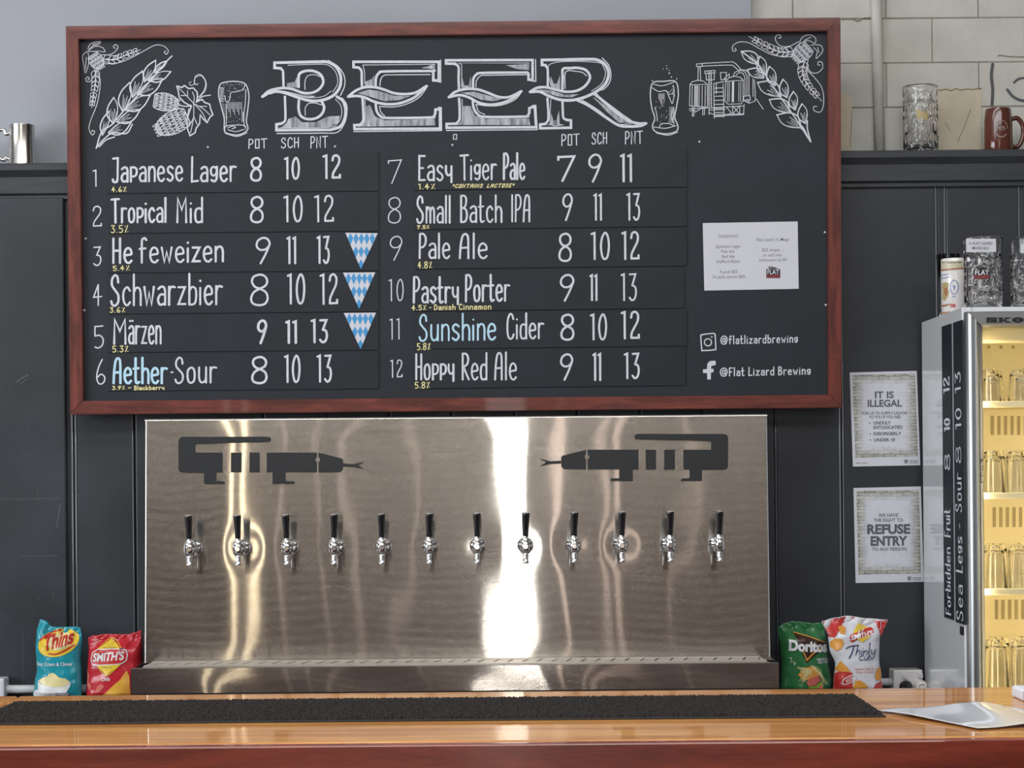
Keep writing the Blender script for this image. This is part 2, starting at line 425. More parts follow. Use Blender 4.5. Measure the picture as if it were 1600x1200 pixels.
m_floor = M('concrete', (0.22, 0.20, 0.18), 0.45, var=(2, 0.2))
m_ceil = M('ceiling_paint', (0.6, 0.6, 0.6), 0.8)
m_tan = M('tan_wall', (0.24, 0.21, 0.185), 0.8)
m_tand = M('dark_curtain', (0.02, 0.017, 0.017), 0.9)
m_frame = wood('red_stained_wood', srgb(76, 32, 26), srgb(122, 58, 47), 3.0, (2, 14, 14), 0.42, coat=0.12, spec=.35)
m_framev = wood('red_stained_wood_upright', srgb(76, 32, 26), srgb(122, 58, 47), 3.0, (14, 14, 2), 0.42, coat=0.12, spec=.35)
m_board = M('chalkboard', (0.018, 0.022, 0.029), 0.58, spec=0.35, var=(5, 0.12), bump=(200, 0.12, 0.001))
m_strip = M('chalk_strip', (0.015, 0.0185, 0.025), 0.54, spec=0.35, var=(9, 0.15), bump=(200, 0.12, 0.001))
m_chalk = M('white_chalk_ink', (0.64, 0.65, 0.70), 0.7, spec=0.2, var=(60, 0.08))
m_chalkg = M('soft_chalk', (0.36, 0.37, 0.40), 0.8, spec=0.2, var=(14, 0.55), stretch=(6, 1, 1))
m_chalkd = M('faint_chalk', (0.42, 0.44, 0.47), 0.8, spec=0.2)
m_yellow = M('yellow_chalk_ink', (0.78, 0.70, 0.34), 0.7, spec=0.2)
m_blue = M('pale_blue_chalk_ink', (0.48, 0.70, 0.84), 0.7, spec=0.2)
m_paper = M('white_paper', (0.63, 0.635, 0.69), 0.75, spec=0.3)
m_ink = M('grey_print', (0.11, 0.115, 0.13), 0.7)
m_inkl = M('light_grey_print', (0.22, 0.22, 0.25), 0.7)
m_black = M('black_vinyl', (0.014, 0.016, 0.019), 0.4)
m_pblue = M('pennant_blue', (0.06, 0.30, 0.62), 0.6)
m_redp = M('red_print', (0.45, 0.05, 0.05), 0.6)
m_chrome = M('chrome', (0.86, 0.86, 0.87), 0.10, metal=1.0)
m_tapblack = M('black_gloss_plastic', (0.012, 0.012, 0.014), 0.16, spec=0.6, coat=0.6)
m_pewter = M('pewter', (0.72, 0.70, 0.66), 0.22, metal=1.0, bump=(40, 0.05))
m_glass = M('clear_glass', (1, 1, 1), 0.01, trans=1.0, ior=1.45)
m_pane = M('fridge_pane', (1, 1, 1), 0.0, trans=1.0, ior=1.03)
m_mugbrown = M('brown_glaze', srgb(92, 48, 38), 0.14, coat=0.5, var=(8, 0.1))
m_ceram = M('white_ceramic', (0.76, 0.73, 0.71), 0.15, coat=0.4)
m_white = M('white_plastic', (0.62, 0.63, 0.66), 0.35)
m_cab = M('grey_white_enamel', (0.70, 0.71, 0.73), 0.12, spec=0.5, coat=0.4)
m_alu = M('satin_aluminium', (0.50, 0.52, 0.54), 0.34, metal=0.85)
m_liner = M('cream_liner', (0.80, 0.70, 0.43), 0.5)
m_slot = M('slot_shadow_tan', (0.40, 0.32, 0.17), 0.7)
m_led = M('warm_led', (1, 0.9, 0.65), 0.5, emit=((1.0, 0.86, 0.55), 6.0))
m_mat = M('black_rubber_pile', (0.026, 0.022, 0.021), 0.9, spec=0.25)
m_matb = M('black_rubber_base', (0.02, 0.02, 0.02), 0.6)
m_counter = wood('honey_varnished_timber', srgb(170, 106, 46), srgb(218, 156, 84), 2.0, (1.2, 14, 14), 0.3, coat=0.55, spec=0.25)
m_fascia = wood('red_varnished_timber', srgb(94, 27, 15), srgb(138, 54, 34), 2.0, (1.6, 10, 16), 0.3, coat=0.5)
m_dkgap = M('joint_gap', (0.02, 0.012, 0.01), 0.9)
m_bench = M('dark_bench', (0.03, 0.03, 0.032), 0.5)

def steel(name, base=(0.455, 0.42, 0.385), grain=.62, broad=(.30, .9), mixf=.2):
    """brushed sheet: hair-fine level grain tips the normal up and down only, so reflections smear vertically and stay crisp sideways"""
    m = bpy.data.materials.new(name)
    t, b = nt(m)
    b2 = t.nodes.new('ShaderNodeBsdfPrincipled')
    mixs = t.nodes.new('ShaderNodeMixShader'); mixs.inputs[0].default_value = mixf
    out = [n for n in t.nodes if n.type == 'OUTPUT_MATERIAL'][0]
    tg = t.nodes.new('ShaderNodeTangent'); tg.direction_type = 'UV_MAP'
    tc = t.nodes.new('ShaderNodeTexCoord')
    def nz(sc, det):
        mp = t.nodes.new('ShaderNodeMapping'); mp.inputs['Scale'].default_value = sc
        t.links.new(tc.outputs['Object'], mp.inputs['Vector'])
        n = t.nodes.new('ShaderNodeTexNoise'); n.inputs['Scale'].default_value = 1.0; n.inputs['Detail'].default_value = det
        t.links.new(mp.outputs['Vector'], n.inputs['Vector']); return n
    n = nz((2.5, 2.5, 240), 3); fine = nz((900, 900, 3000), 0)
    sb = t.nodes.new('ShaderNodeMath'); sb.operation = 'SUBTRACT'; sb.inputs[1].default_value = .5
    ml = t.nodes.new('ShaderNodeMath'); ml.operation = 'MULTIPLY'; ml.inputs[1].default_value = grain
    t.links.new(fine.outputs['Fac'], sb.inputs[0]); t.links.new(sb.outputs[0], ml.inputs[0])
    cb = t.nodes.new('ShaderNodeCombineXYZ'); t.links.new(ml.outputs[0], cb.inputs[2])
    ge = t.nodes.new('ShaderNodeNewGeometry')
    ad = t.nodes.new('ShaderNodeVectorMath'); ad.operation = 'ADD'
    t.links.new(ge.outputs['Normal'], ad.inputs[0]); t.links.new(cb.outputs[0], ad.inputs[1])
    no = t.nodes.new('ShaderNodeVectorMath'); no.operation = 'NORMALIZE'; t.links.new(ad.outputs[0], no.inputs[0])
    mr = t.nodes.new('ShaderNodeMapRange')
    mr.inputs['From Min'].default_value = 0.3; mr.inputs['From Max'].default_value = 0.7
    mr.inputs['To Min'].default_value = 0.93; mr.inputs['To Max'].default_value = 1.04
    mx = t.nodes.new('ShaderNodeMix'); mx.data_type = 'RGBA'; mx.blend_type = 'MULTIPLY'; mx.inputs[0].default_value = 1.0
    mx.inputs[6].default_value = (*base, 1)
    t.links.new(n.outputs['Fac'], mr.inputs['Value']); t.links.new(mr.outputs['Result'], mx.inputs[7])
    for q, (r, a) in ((b, (.05, .9)), (b2, broad)):
        q.inputs['Metallic'].default_value = 1.0
        q.inputs['Roughness'].default_value = r
        q.inputs['Anisotropic'].default_value = a
        t.links.new(tg.outputs['Tangent'], q.inputs['Tangent'])
        t.links.new(mx.outputs[2], q.inputs['Base Color'])
    t.links.new(no.outputs[0], b.inputs['Normal'])
    t.links.new(b.outputs[0], mixs.inputs[1]); t.links.new(b2.outputs[0], mixs.inputs[2])
    t.links.new(mixs.outputs[0], out.inputs['Surface'])
    return m
m_steel = steel('brushed_steel')
m_steelt = steel('brushed_steel_tray', mixf=.2, grain=.5)

def uv_vertical(o):
    """UVs whose U runs up the sheet, so the brush grain lies level"""
    me = o.data; uv = me.uv_layers.new(name='UVMap')
    for l in me.loops:
        c = me.vertices[l.vertex_index].co
        uv.data[l.index].uv = (c.z + c.y * 0.01, c.x + c.y * 0.01)

# ------------------------------------------------------------------ the room
def simple_box(name, m, *b):
    mb = MB(); mb.box(*b); return struct(mb.build(name, m))
simple_box('floor', m_floor, ROOM_L, ROOM_R, ROOM_F, 0.4, -0.1, 0.0)
simple_box('ceiling', m_ceil, ROOM_L, ROOM_R, ROOM_F, 0.4, ROOM_T, ROOM_T + 0.1)
# side walls and the far shop-front wall behind the photographer, with their openings
mb = MB(); WX = ROOM_L
mb.box(WX - .15, WX, ROOM_F, -7.6, 0, ROOM_T); mb.box(WX - .15, WX, -2.4, 0.4, 0, ROOM_T)
mb.box(WX - .15, WX, -7.6, -2.4, 0, 0.95); mb.box(WX - .15, WX, -7.6, -2.4, 3.45, ROOM_T)
struct(mb.build('wall_left', m_tan))
simple_box('wall_right', m_tan, ROOM_R, ROOM_R + .15, ROOM_F, 0.4, 0, ROOM_T)
mb = MB(); y0, y1 = ROOM_F - .15, ROOM_F
mb.box(-3.05, -0.29, y0, y1, 0, ROOM_T); mb.box(0.17, ROOM_R, y0, y1, 0, ROOM_T); mb.box(-.29, .17, y0, y1, 4.2, ROOM_T)
struct(mb.build('wall_front', m_tan))
mb = MB(); mb.box(ROOM_L, -3.05, y0, y1, 0, 2.75); mb.box(ROOM_L, -3.05, y0, y1, 2.75, ROOM_T)
struct(mb.build('wall_front', m_tand))

# ---- panelled dark lower wall: boards with eased edges and narrow joints
mb = MB()
gz0, gz1 = 0.0, P(800, 262, 0).z
edges_px = [-120, 16, 116, 212, 315, 413, 512, 610, 708, 806, 904, 1002, 1100, 1213, 1317, 1463, 1479, 1593, 1760]
gx = [P(e, 860 if e < 1400 else 320, 0).x for e in edges_px]
gx[0], gx[-1] = ROOM_L, ROOM_R
for i in range(len(gx) - 1):
    a, b = gx[i] + .0015, gx[i + 1] - .0015
    mb.bevbox(a, b, 0.0, 0.03, gz0, gz1, min(0.005, (b - a) * .3), 2)
mb.box(gx[0], gx[-1], 0.012, 0.05, gz0, gz1 - .01)
wb = struct(mb.build('wall_back', m_dark))
m_joint_highlight = M('painted_joint_highlight', (0.15, 0.155, 0.17), 0.25, spec=0.8, coat=.5)  # pale colour paints the highlight along the board joints
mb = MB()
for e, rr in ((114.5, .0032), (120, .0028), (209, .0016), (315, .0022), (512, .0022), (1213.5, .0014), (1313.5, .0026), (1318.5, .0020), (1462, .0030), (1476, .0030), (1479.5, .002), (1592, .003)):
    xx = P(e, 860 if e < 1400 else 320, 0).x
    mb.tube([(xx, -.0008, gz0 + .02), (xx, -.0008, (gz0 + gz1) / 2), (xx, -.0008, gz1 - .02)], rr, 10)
mb.build('joint_highlight', m_joint_highlight, wb, smooth=True)
# the scuffed flush panel at the far left stands slightly proud
mb = MB(); a, b = ROOM_L + .001, P(104, 600).x
mb.bevbox(a, b, -0.018, -0.001, 0.0, P(50, 310).z, 0.006, 3)
wl = struct(mb.build('wall_back', m_dark))
m_scuff = M('pale_scuff', (.075, .08, .09), .6)
mb = MB(); sc = lambda x, y: P(x, y, -.0186)
for pts, w in (([(26, 597), (34, 591), (44, 586)], 2.0), ([(32, 600), (42, 592)], 1.2), ([(4, 780), (20, 779.5), (40, 780.5), (60, 779), (96, 779)], 1.0), ([(32, 868.5), (60, 869), (92, 868)], .9), ([(94, 790), (91, 806), (89, 824)], 2.0), ([(59, 765), (60, 782)], 1.0), ([(85, 925), (83, 935)], .9), ([(36, 985), (36, 1070)], .8), ([(27, 985), (25, 992)], .9), ([(44, 995), (46, 1003)], .8), ([(59, 935), (60, 937)], 1.2), ([(56, 713), (57, 714)], 1.4), ([(45, 673), (46, 674)], 1.1)):
    ribbon(mb, pts, w, sc)
mb.build('scuff_mark', m_scuff, wl)
# cap mouldings either side of the menu board
def cap(x0px, x1px, ytop, ybot, xm):
    mb = MB(); zt = P(xm, ytop, -.035).z; zb = P(xm, ybot, -.03).z; h = zt - zb
    prof = [(-.012, 0), (-.012, .10), (-.022, .16), (-.022, .62), (-.030, .70), (-.040, .80), (-.040, .97), (-.036, 1.0), (.2, 1.0), (.2, .6), (-.0, .55), (-.0, 0)]
    xa, xb = (ROOM_L if x0px < 0 else P(x0px, 250).x), (ROOM_R if x1px > 1700 else P(x1px, 250).x)
    n = len(prof); vs = [(xa, y, zb + h * t) for y, t in prof] + [(xb, y, zb + h * t) for y, t in prof]
    mb.add(vs, [list(range(n)), list(range(n, 2 * n))] + [[i, (i + 1) % n, (i + 1) % n + n, i + n] for i in range(n)])
    return mb, zt
mb, ZL = cap(-160, 450, 255, 310, 50); struct(mb.build('trim_1', m_cap))
mb, ZR = cap(450.3, 1760, 234.5, 290, 1450); struct(mb.build('trim_2', m_cap))
# upper walls: smooth grey plaster and painted block
mb = MB(); xg = P(1173, 10, .16).x
mb.box(ROOM_L, xg, 0.16, 0.28, 2.2, ROOM_T)
struct(mb.build('wall_back_upper', m_grey))
mb = MB()
YB = 0.2
zrow = [P(1450, y, YB).z for y in (98, 167.5)]
rh = zrow[0] - zrow[1]
bw = 145 * (6 + YB) / F
xj = P(1457, 63, YB).x
rowbot = zrow[1] - 3 * rh
r = 0
z = rowbot
Rb = random.Random(3)
while z < ROOM_T:
    idx = round((z - zrow[0]) / rh)          # row between y=28 and y=98 has index 0
    off = 0 if idx % 2 == 0 else bw / 2
    x = xj + off - 3 * bw
    while x < ROOM_R:
        a, b = max(x + .0018, xg - .05), x + bw - .0018
        if b > a + .01:
            d = Rb.uniform(-.0012, .0012)
            mb.bevbox(a, b, YB + d, YB + .08, z + .0018, min(z + rh - .0018, ROOM_T), .003, 2)
        x += bw
    z += rh
ob = struct(mb.build('wall_back_block', m_block))
OFF[ob] = Vector((0, 0, 0))
mb = MB(); mb.box(xg - .05, ROOM_R, YB + .0045, YB + .1, rowbot, ROOM_T); mb.build('mortar', m_mortar, ob)
bp = lambda x, y: P(x, y, YB - .0022)
bq = lambda x, y: P(x, y, YB - .0030)
mb = MB()
poly(mb, [(1464, 139), (1480, 138), (1500, 139), (1520, 138), (1534, 141), (1533, 200), (1534, 236), (1464, 236)], bp)
poly(mb, [(1314, 146), (1325, 146), (1331, 152), (1331, 236), (1314, 236)], bp)
mb.build('paint_patch', m_patch, ob)
mb = MB()
ribbon(mb, smooth([(1551, 100), (1549, 118), (1551, 140), (1550, 163)]), 4.5, bq)
ribbon(mb, smooth([(1574, 140), (1582, 150), (1593, 156), (1606, 158)]), 4, bq)
ribbon(mb, smooth([(1584, 129), (1592, 123), (1606, 121)]), 3, bq)
mb.build('brush_mark', m_mark, ob)
mb = MB()
ribbon(mb, [(1462, 140), (1470, 141), (1478, 139), (1486, 142), (1494, 138), (1500, 141), (1512, 139), (1520, 140), (1533, 138)], 1.6, bq)
ribbon(mb, [(1331, 172), (1330, 200), (1328, 230)], 1.0, bq)
ribbon(mb, [(1517, 170), (1508, 195), (1496, 222)], 1.0, bq); ribbon(mb, [(1477, 192), (1486, 206)], .8, bq)
ribbon(mb, [(1559, 88), (1561, 86), (1575, 88), (1600, 89)], 1.2, bq)
ribbon(mb, [(1316, 31), (1322, 29), (1334, 30), (1340, 33), (1350, 28), (1370, 28)], 1.4, bq)
mb.build('crack', m_crack, ob)
# painted electrical conduit running up the block wall
mb = MB()
p0, p1 = P(1374.5, 236, YB - .02), P(1368, -40, YB - .02)
mb.tube([p0, p0.lerp(p1, .5), p1], 0.017, 20)
tag(mb.build('conduit_pipe', m_block, smooth=True, origin=p0), 'pale painted vertical conduit pipe fixed to the block wall', 'pipe')

# scuffs on the dark panel, left

# ------------------------------------------------------------------ the menu board
YP, YF = -.075, -.098          # panel face and frame face
board = thing('menu_board', 'huge framed chalkboard beer menu hung above the steel tap wall', 'chalkboard', P(708, 634, -.055))
def quad_slab(pts_px, yf, yb):
    mb = MB(); f = [P(x, y, yf) for x, y in pts_px]
    mb.prism(f, yf, yb); return mb
quad_slab([(118, 54), (1298, 41), (1300, 622), (126, 634)], YP, -.055).build('panel', m_board, board)
oc = [(102.5, 40.5), (1313.5, 27), (1315.5, 637), (109.5, 648)]
ic = [(122.5, 60.5), (1293.5, 48), (1295, 617), (130, 626.5)]
def rail(a, b, c, d, m):
    mb = MB(); f = [P(*q, YF) for q in (a, b, c, d)]
    mb.prism(f, YF, -.055)
    bm = bmesh.new()
    vs = [bm.verts.new(v) for v in mb.v]
    for fc in mb.f: bm.faces.new([vs[i] for i in fc])
    bmesh.ops.recalc_face_normals(bm, faces=bm.faces)
    es = [e for e in bm.edges if abs(e.verts[0].co.y - YF) < 1e-6 and abs(e.verts[1].co.y - YF) < 1e-6]
    bmesh.ops.bevel(bm, geom=es, offset=.0025, segments=2, affect='EDGES')
    bm.verts.index_update()
    m2 = MB(); m2.add([v.co.copy() for v in bm.verts], [[v.index for v in q.verts] for q in bm.faces]); bm.free()
    m2.build('frame_rail', m, board)
rail(oc[0], oc[1], ic[1], ic[0], m_frame); rail(oc[3], oc[2], ic[2], ic[3], m_frame)
rail(oc[0], ic[0], ic[3], oc[3], m_framev); rail(oc[1], ic[1], ic[2], oc[2], m_framev)

b0 = lambda x, y: P(x, y, YP - .0004)
b1 = lambda x, y: P(x, y, YP - .0009)
b2 = lambda x, y: P(x, y, YP - .0013)
# --- BEER
def c2(pts): return [(400 + .2 * x, 70 + .2 * y) for x, y in pts]
def c3(pts): return [(680 + .2125 * x, 70 + .2125 * y) for x, y in pts]
thick, thin, fills = MB(), MB(), MB()
def TH(pts, tr, w=4.2, sm=True): ribbon(thick, smooth(tr(pts)) if sm else tr(pts), w, b1)
def TN(pts, tr, w=1.3, sm=True): ribbon(thin, smooth(tr(pts)) if sm else tr(pts), w, b1)
def FL(pts, tr): poly(fills, tr(pts), b0)
# B
TH([(215, 330), (213, 260), (210, 205), (195, 188)], c2, 3.6); TH([(195, 184), (145, 180), (145, 140), (300, 137)], c2, 4.2, False)
TH([(300, 137), (480, 133), (560, 135), (625, 172), (660, 240), (660, 310), (635, 365), (590, 405), (520, 432), (430, 438), (330, 412), (240, 380), (170, 365), (110, 372), (50, 405)], c2, 4.4)
TH([(50, 405), (100, 362), (170, 342), (230, 338), (290, 348), (370, 376), (440, 374), (495, 345), (525, 295), (510, 240), (460, 208), (400, 203), (350, 218), (333, 250), (333, 330)], c2, 4)
TH([(632, 405), (680, 440), (700, 510), (690, 585), (655, 640), (590, 662)], c2, 4.4); TH([(590, 664), (160, 667), (160, 622), (200, 615)], c2, 4.2, False)
TH([(195, 615), (222, 600), (230, 560), (226, 405)], c2, 3.6)
TH([(335, 435), (333, 500), (350, 555), (400, 580), (465, 575), (515, 540), (532, 490), (515, 445)], c2, 4)
TN([(565, 122), (640, 170), (688, 240), (692, 320), (660, 395)], c2, 1.6); TN([(675, 418), (708, 470), (708, 550), (685, 625), (630, 685), (500, 690), (165, 693)], c2, 1.6)
TN([(383, 350), (383, 285), (405, 243), (455, 233), (505, 250)], c2); TN([(385, 550), (385, 495), (410, 460), (460, 455), (512, 470)], c2)
TN([(250, 160), (480, 152), (560, 158), (610, 195), (635, 250), (635, 310), (600, 370)], c2, 1.1); TN([(180, 650), (560, 645), (640, 610), (670, 540), (660, 470), (620, 425)], c2, 1.1)
TN([(110, 385), (200, 362), (290, 380), (400, 412), (520, 405), (590, 360)], c2, 1.0)
FL([(240, 300), (300, 290), (322, 250), (322, 335), (240, 330)], c2); FL([(250, 580), (310, 560), (360, 605), (470, 605), (560, 560), (655, 555), (640, 610), (570, 642), (190, 648), (240, 610)], c2)
FL([(170, 360), (260, 368), (380, 395), (470, 400), (420, 420), (320, 398), (230, 372)], c2)
# first E
TH([(828, 325), (826, 260), (824, 205), (805, 180)], c2, 3.8); TH([(800, 178), (762, 175), (762, 133), (1428, 133), (1428, 280), (1385, 278), (1385, 225)], c2, 4, False)
TH([(1385, 225), (1380, 208), (1360, 205), (1010, 208), (960, 222), (938, 258), (934, 325)], c2, 3.8)
TH([(832, 410), (838, 520), (838, 590), (815, 622)], c2, 3.8); TH([(815, 625), (768, 628), (770, 658), (1438, 655), (1438, 502), (1402, 506), (1400, 540)], c2, 4, False)
TH([(1400, 540), (1385, 562), (1355, 568), (1040, 572), (975, 558), (942, 515), (935, 445)], c2, 3.8)
TH([(720, 405), (780, 358), (850, 332), (930, 332), (1000, 350), (1080, 378), (1170, 385), (1250, 372), (1332, 322)], c2, 4)
TH([(720, 405), (790, 400), (850, 412), (920, 443), (1000, 462), (1090, 462), (1170, 442), (1250, 402), (1332, 322)], c2, 4)
TN([(1442, 120), (1444, 292), (1425, 290)], c2, 1.6, False); TN([(968, 320), (975, 270), (1000, 240), (1060, 235), (1360, 233)], c2, 1.5)
TN([(965, 482), (1080, 485), (1190, 458), (1280, 405), (1342, 322)], c2, 1.5); TN([(765, 678), (1450, 670), (1448, 490), (1425, 488)], c2, 1.6, False)
TN([(965, 482), (975, 525), (1005, 555)], c2, 1.4); TN([(850, 300), (848, 210), (835, 158), (1400, 152)], c2, 1.1, False); TN([(800, 640), (850, 600), (852, 430)], c2, 1.1)
FL([(850, 290), (900, 270), (925, 240), (920, 320), (850, 325)], c2); FL([(1290, 182), (1395, 152), (1400, 200), (1370, 188)], c2)
FL([(800, 640), (850, 610), (858, 480), (890, 470), (930, 560), (1010, 590), (1395, 578), (1400, 630)], c2); FL([(790, 378), (880, 350), (960, 360), (1080, 398), (1210, 400), (1120, 432), (1000, 440), (900, 408)], c2)
# second E
TH([(175, 330), (172, 240), (172, 165), (150, 143)], c3, 3.8); TH([(150, 140), (80, 138), (80, 114), (716, 112), (716, 260), (686, 256), (686, 215)], c3, 4, False)
TH([(686, 215), (675, 203), (640, 204), (350, 207), (300, 222), (280, 255), (278, 312)], c3, 3.8)
TH([(176, 395), (180, 480), (178, 550), (158, 576)], c3, 3.8); TH([(158, 580), (84, 582), (84, 610), (742, 606), (732, 452), (692, 466), (692, 500)], c3, 4, False)
TH([(692, 500), (680, 520), (650, 528), (370, 530), (310, 508), (282, 460), (276, 402)], c3, 3.8)
TH([(100, 385), (150, 345), (230, 325), (310, 328), (380, 350), (470, 384), (550, 382), (632, 342)], c3, 4); TH([(100, 385), (180, 370), (250, 388), (320, 425), (400, 440), (490, 428), (570, 394), (632, 342)], c3, 4)
TN([(738, 108), (740, 268), (718, 268)], c3, 1.6, False); TN([(300, 308), (303, 265), (335, 228), (400, 224), (672, 220)], c3, 1.5); TN([(82, 630), (750, 624), (740, 446), (715, 446)], c3, 1.6, False)
TN([(300, 438), (400, 450), (500, 440), (590, 400), (640, 340)], c3, 1.5); TN([(300, 438), (320, 490), (365, 512)], c3, 1.4); TN([(195, 310), (195, 145), (170, 134), (690, 134)], c3, 1.1, False); TN([(150, 590), (196, 560), (198, 400)], c3, 1.1)
FL([(198, 240), (215, 300), (245, 300), (262, 230), (265, 320), (198, 325)], c3); FL([(520, 150), (695, 140), (690, 185), (600, 178)], c3)
FL([(160, 590), (198, 560), (205, 450), (260, 450), (290, 520), (370, 545), (690, 540), (700, 590)], c3); FL([(190, 352), (290, 345), (380, 370), (490, 400), (430, 415), (340, 405), (260, 372)], c3)
# R
TH([(828, 302), (828, 230), (826, 175), (812, 155)], c3, 3.6); TH([(812, 150), (785, 148), (785, 112), (950, 109)], c3, 4.2, False)
TH([(950, 109), (1120, 106), (1195, 112), (1252, 150), (1275, 215), (1252, 285), (1190, 340), (1100, 385), (1000, 408), (910, 402), (830, 374), (770, 345), (698, 346)], c3, 4.4)
TH([(698, 346), (745, 318), (810, 312), (880, 328), (960, 345), (1040, 338), (1105, 300), (1138, 240), (1110, 188), (1050, 170), (990, 172), (940, 178), (937, 240), (935, 325)], c3, 4)
TH([(825, 395), (832, 500), (830, 555), (812, 578)], c3, 3.6); TH([(812, 582), (772, 586), (772, 614), (998, 610), (998, 556), (965, 552)], c3, 4, False); TH([(965, 552), (942, 535), (938, 480), (936, 415)], c3, 3.6)
TH([(1165, 358), (1220, 400), (1330, 495), (1420, 556), (1490, 578), (1550, 578)], c3, 4.2); TH([(1550, 578), (1510, 596), (1430, 600), (1350, 592), (1250, 530), (1130, 448), (1040, 405)], c3, 4.2)
TN([(1228, 97), (1275, 150), (1292, 220), (1280, 280), (1240, 325), (1185, 358), (1340, 485), (1440, 556)], c3, 1.6); TN([(955, 322), (960, 200), (1040, 196), (1085, 205), (1112, 228)], c3, 1.5)
TN([(850, 300), (848, 140), (1180, 128), (1240, 170), (1250, 225), (1220, 290), (1150, 340)], c3, 1.1); TN([(1080, 405), (1200, 480), (1330, 578), (1440, 580)], c3, 1.1); TN([(850, 400), (850, 580), (940, 590)], c3, 1.1)
FL([(850, 230), (870, 285), (895, 285), (918, 220), (918, 330), (850, 308)], c3); FL([(852, 500), (868, 555), (890, 555), (912, 480), (915, 580), (950, 590), (820, 592), (850, 570)], c3)
FL([(1150, 375), (1300, 480), (1440, 572), (1350, 572), (1270, 500)], c3); FL([(760, 328), (850, 335), (960, 368), (1060, 362), (1000, 388), (900, 380), (820, 352)], c3)
fills.build('title_shading', m_chalkg, board); thick.build('title_lettering', m_chalk, board); thin.build('title_outline', m_chalk, board)

# --- drawings
def cA(pts): return [(100 + .1875 * x, 20 + .1875 * y) for x, y in pts]
def cB(pts): return [(980 + .2125 * x, 40 + .2125 * y) for x, y in pts]
def leaf(mb, sh, a, b, bulge, tr, w, side=1, lines=4):
    (a, b) = tr([a, b]); a = Vector(a); b = Vector(b); d = b - a; n = Vector((-d.y, d.x)) * side
    e1 = smooth([a, a + d * .3 + n * bulge, a + d * .65 + n * bulge * .9, b]); e2 = smooth([a, a + d * .35 - n * bulge * .55, a + d * .7 - n * bulge * .6, b])
    ribbon(mb, e1, w, b1); ribbon(mb, e2, w * .7, b1)
    for k in range(lines):
        t = (k + .5) / lines - .5
        q0 = a + d * .05 + n * t * bulge * .5; q1 = a + d * (.45 + .1 * (k % 2)) + n * t * bulge * 1.3
        ribbon(sh, [q0, q1], w * .7, b0)
def wheat(stem, leaves, tr, w):
    mb, sh = MB(), MB()
    for st in stem: ribbon(mb, smooth(tr(st)), w, b1)
    for a, b, bulge, side in leaves: leaf(mb, sh, a, b, bulge, tr, w, side)
    o = mb.build('wheat_drawing', m_chalk, board); sh.build('chalk_shading', m_chalkg, o)
    OFF[o] = OFF[board]
wheat([[(268, 1128), (330, 1055), (410, 1000), (520, 1005), (570, 930)], [(268, 1128), (315, 990), (400, 930), (520, 790), (640, 660), (740, 540), (860, 400), (900, 360)], [(295, 1115), (350, 1060), (420, 1035)]],
      [((320, 1020), (375, 820), 0.172, -1), ((412, 925), (415, 705), 0.234, -1), ((490, 825), (548, 580), 0.218, -1), ((572, 705), (655, 485), 0.218, -1), ((672, 575), (765, 395), 0.203, -1), ((755, 500), (860, 400), 0.172, -1),
       ((370, 1000), (560, 912), 0.234, 1), ((440, 910), (637, 805), 0.218, 1), ((510, 812), (718, 688), 0.218, 1), ((610, 680), (822, 550), 0.218, 1), ((700, 562), (890, 490), 0.203, 1)], cA, 2.0)
wheat([[(1345, 850), (1250, 700), (1130, 530), (1020, 370), (945, 270), (840, 190)], [(1345, 850), (1290, 745), (1280, 760)], [(1350, 855), (1325, 760), (1325, 700)]],
      [((965, 285), (838, 190), .3, 1), ((1005, 385), (882, 325), .3, 1), ((1130, 520), (957, 420), .3, 1), ((1195, 640), (1045, 545), .3, 1), ((1280, 750), (1100, 657), .3, 1),
       ((1020, 360), (975, 225), .3, -1), ((1090, 440), (1045, 300), .28, -1), ((1175, 530), (1145, 395), .28, -1), ((1235, 620), (1222, 485), .28, -1), ((1310, 720), (1285, 575), .28, -1)], cB, 2.0)
# hops
mb, sh = MB(), MB()
def cone(cx, cy, L, Wd, ang, tr, rows=5, w=1.5):
    ca, sa = math.cos(ang), math.sin(ang)
    def q(u, v): return (cx + u * ca - v * sa, cy + u * sa + v * ca)
    prof = lambda u: Wd / 2 * math.sqrt(max(0.02, 1 - ((u - .42) / .6) ** 2))
    out = [q(u * L / 20 - L / 2, prof(u / 20) * (1 + .07 * (u % 2))) for u in range(21)] + [q(u * L / 20 - L / 2, -prof(u / 20) * (1 + .07 * (u % 2))) for u in range(20, -1, -1)]
    ribbon(mb, tr(out + out[:1]), w, b1)
    for rr in range(rows):
        t0 = (rr + .2) / rows; n = 3 + rr % 2
        for k in range(n):
            v0 = -1 + 2 * k / n; v1 = -1 + 2 * (k + 1) / n; pw = prof(t0) * .95; u0 = t0 * L - L / 2; u1 = u0 + L / rows * 1.1
            pts = [q(u0, v0 * pw), q(u1 - 4, v0 * pw * .7 + v1 * pw * .3), q(u1 + 3, (v0 + v1) / 2 * pw), q(u1 - 4, v0 * pw * .3 + v1 * pw * .7), q(u0, v1 * pw)]
            ribbon(mb, smooth(tr(pts), 4), w * .62, b1)
            poly(sh, tr([pts[0], pts[1], q(u0 + L / rows * .5, (v0 + v1) / 2 * pw), pts[3], pts[4]]), b0)
cone(850, 745, 200, 140, .15, cA); cone(900, 920, 280, 180, PI - .45, cA, 6)
lf = [(940, 610), (985, 622), (1002, 606), (1040, 632), (1078, 626), (1110, 662), (1112, 700), (1105, 742), (1150, 722), (1172, 747), (1214, 762), (1222, 800), (1240, 850), (1216, 870), (1192, 915), (1158, 882), (1135, 850), (1130, 925), (1102, 960), (1092, 1000), (1050, 1024), (1030, 970), (1022, 900), (1042, 830), (1060, 780), (1000, 745), (960, 702), (952, 650), (940, 610)]
ribbon(mb, cA(lf), 2.0, b1)
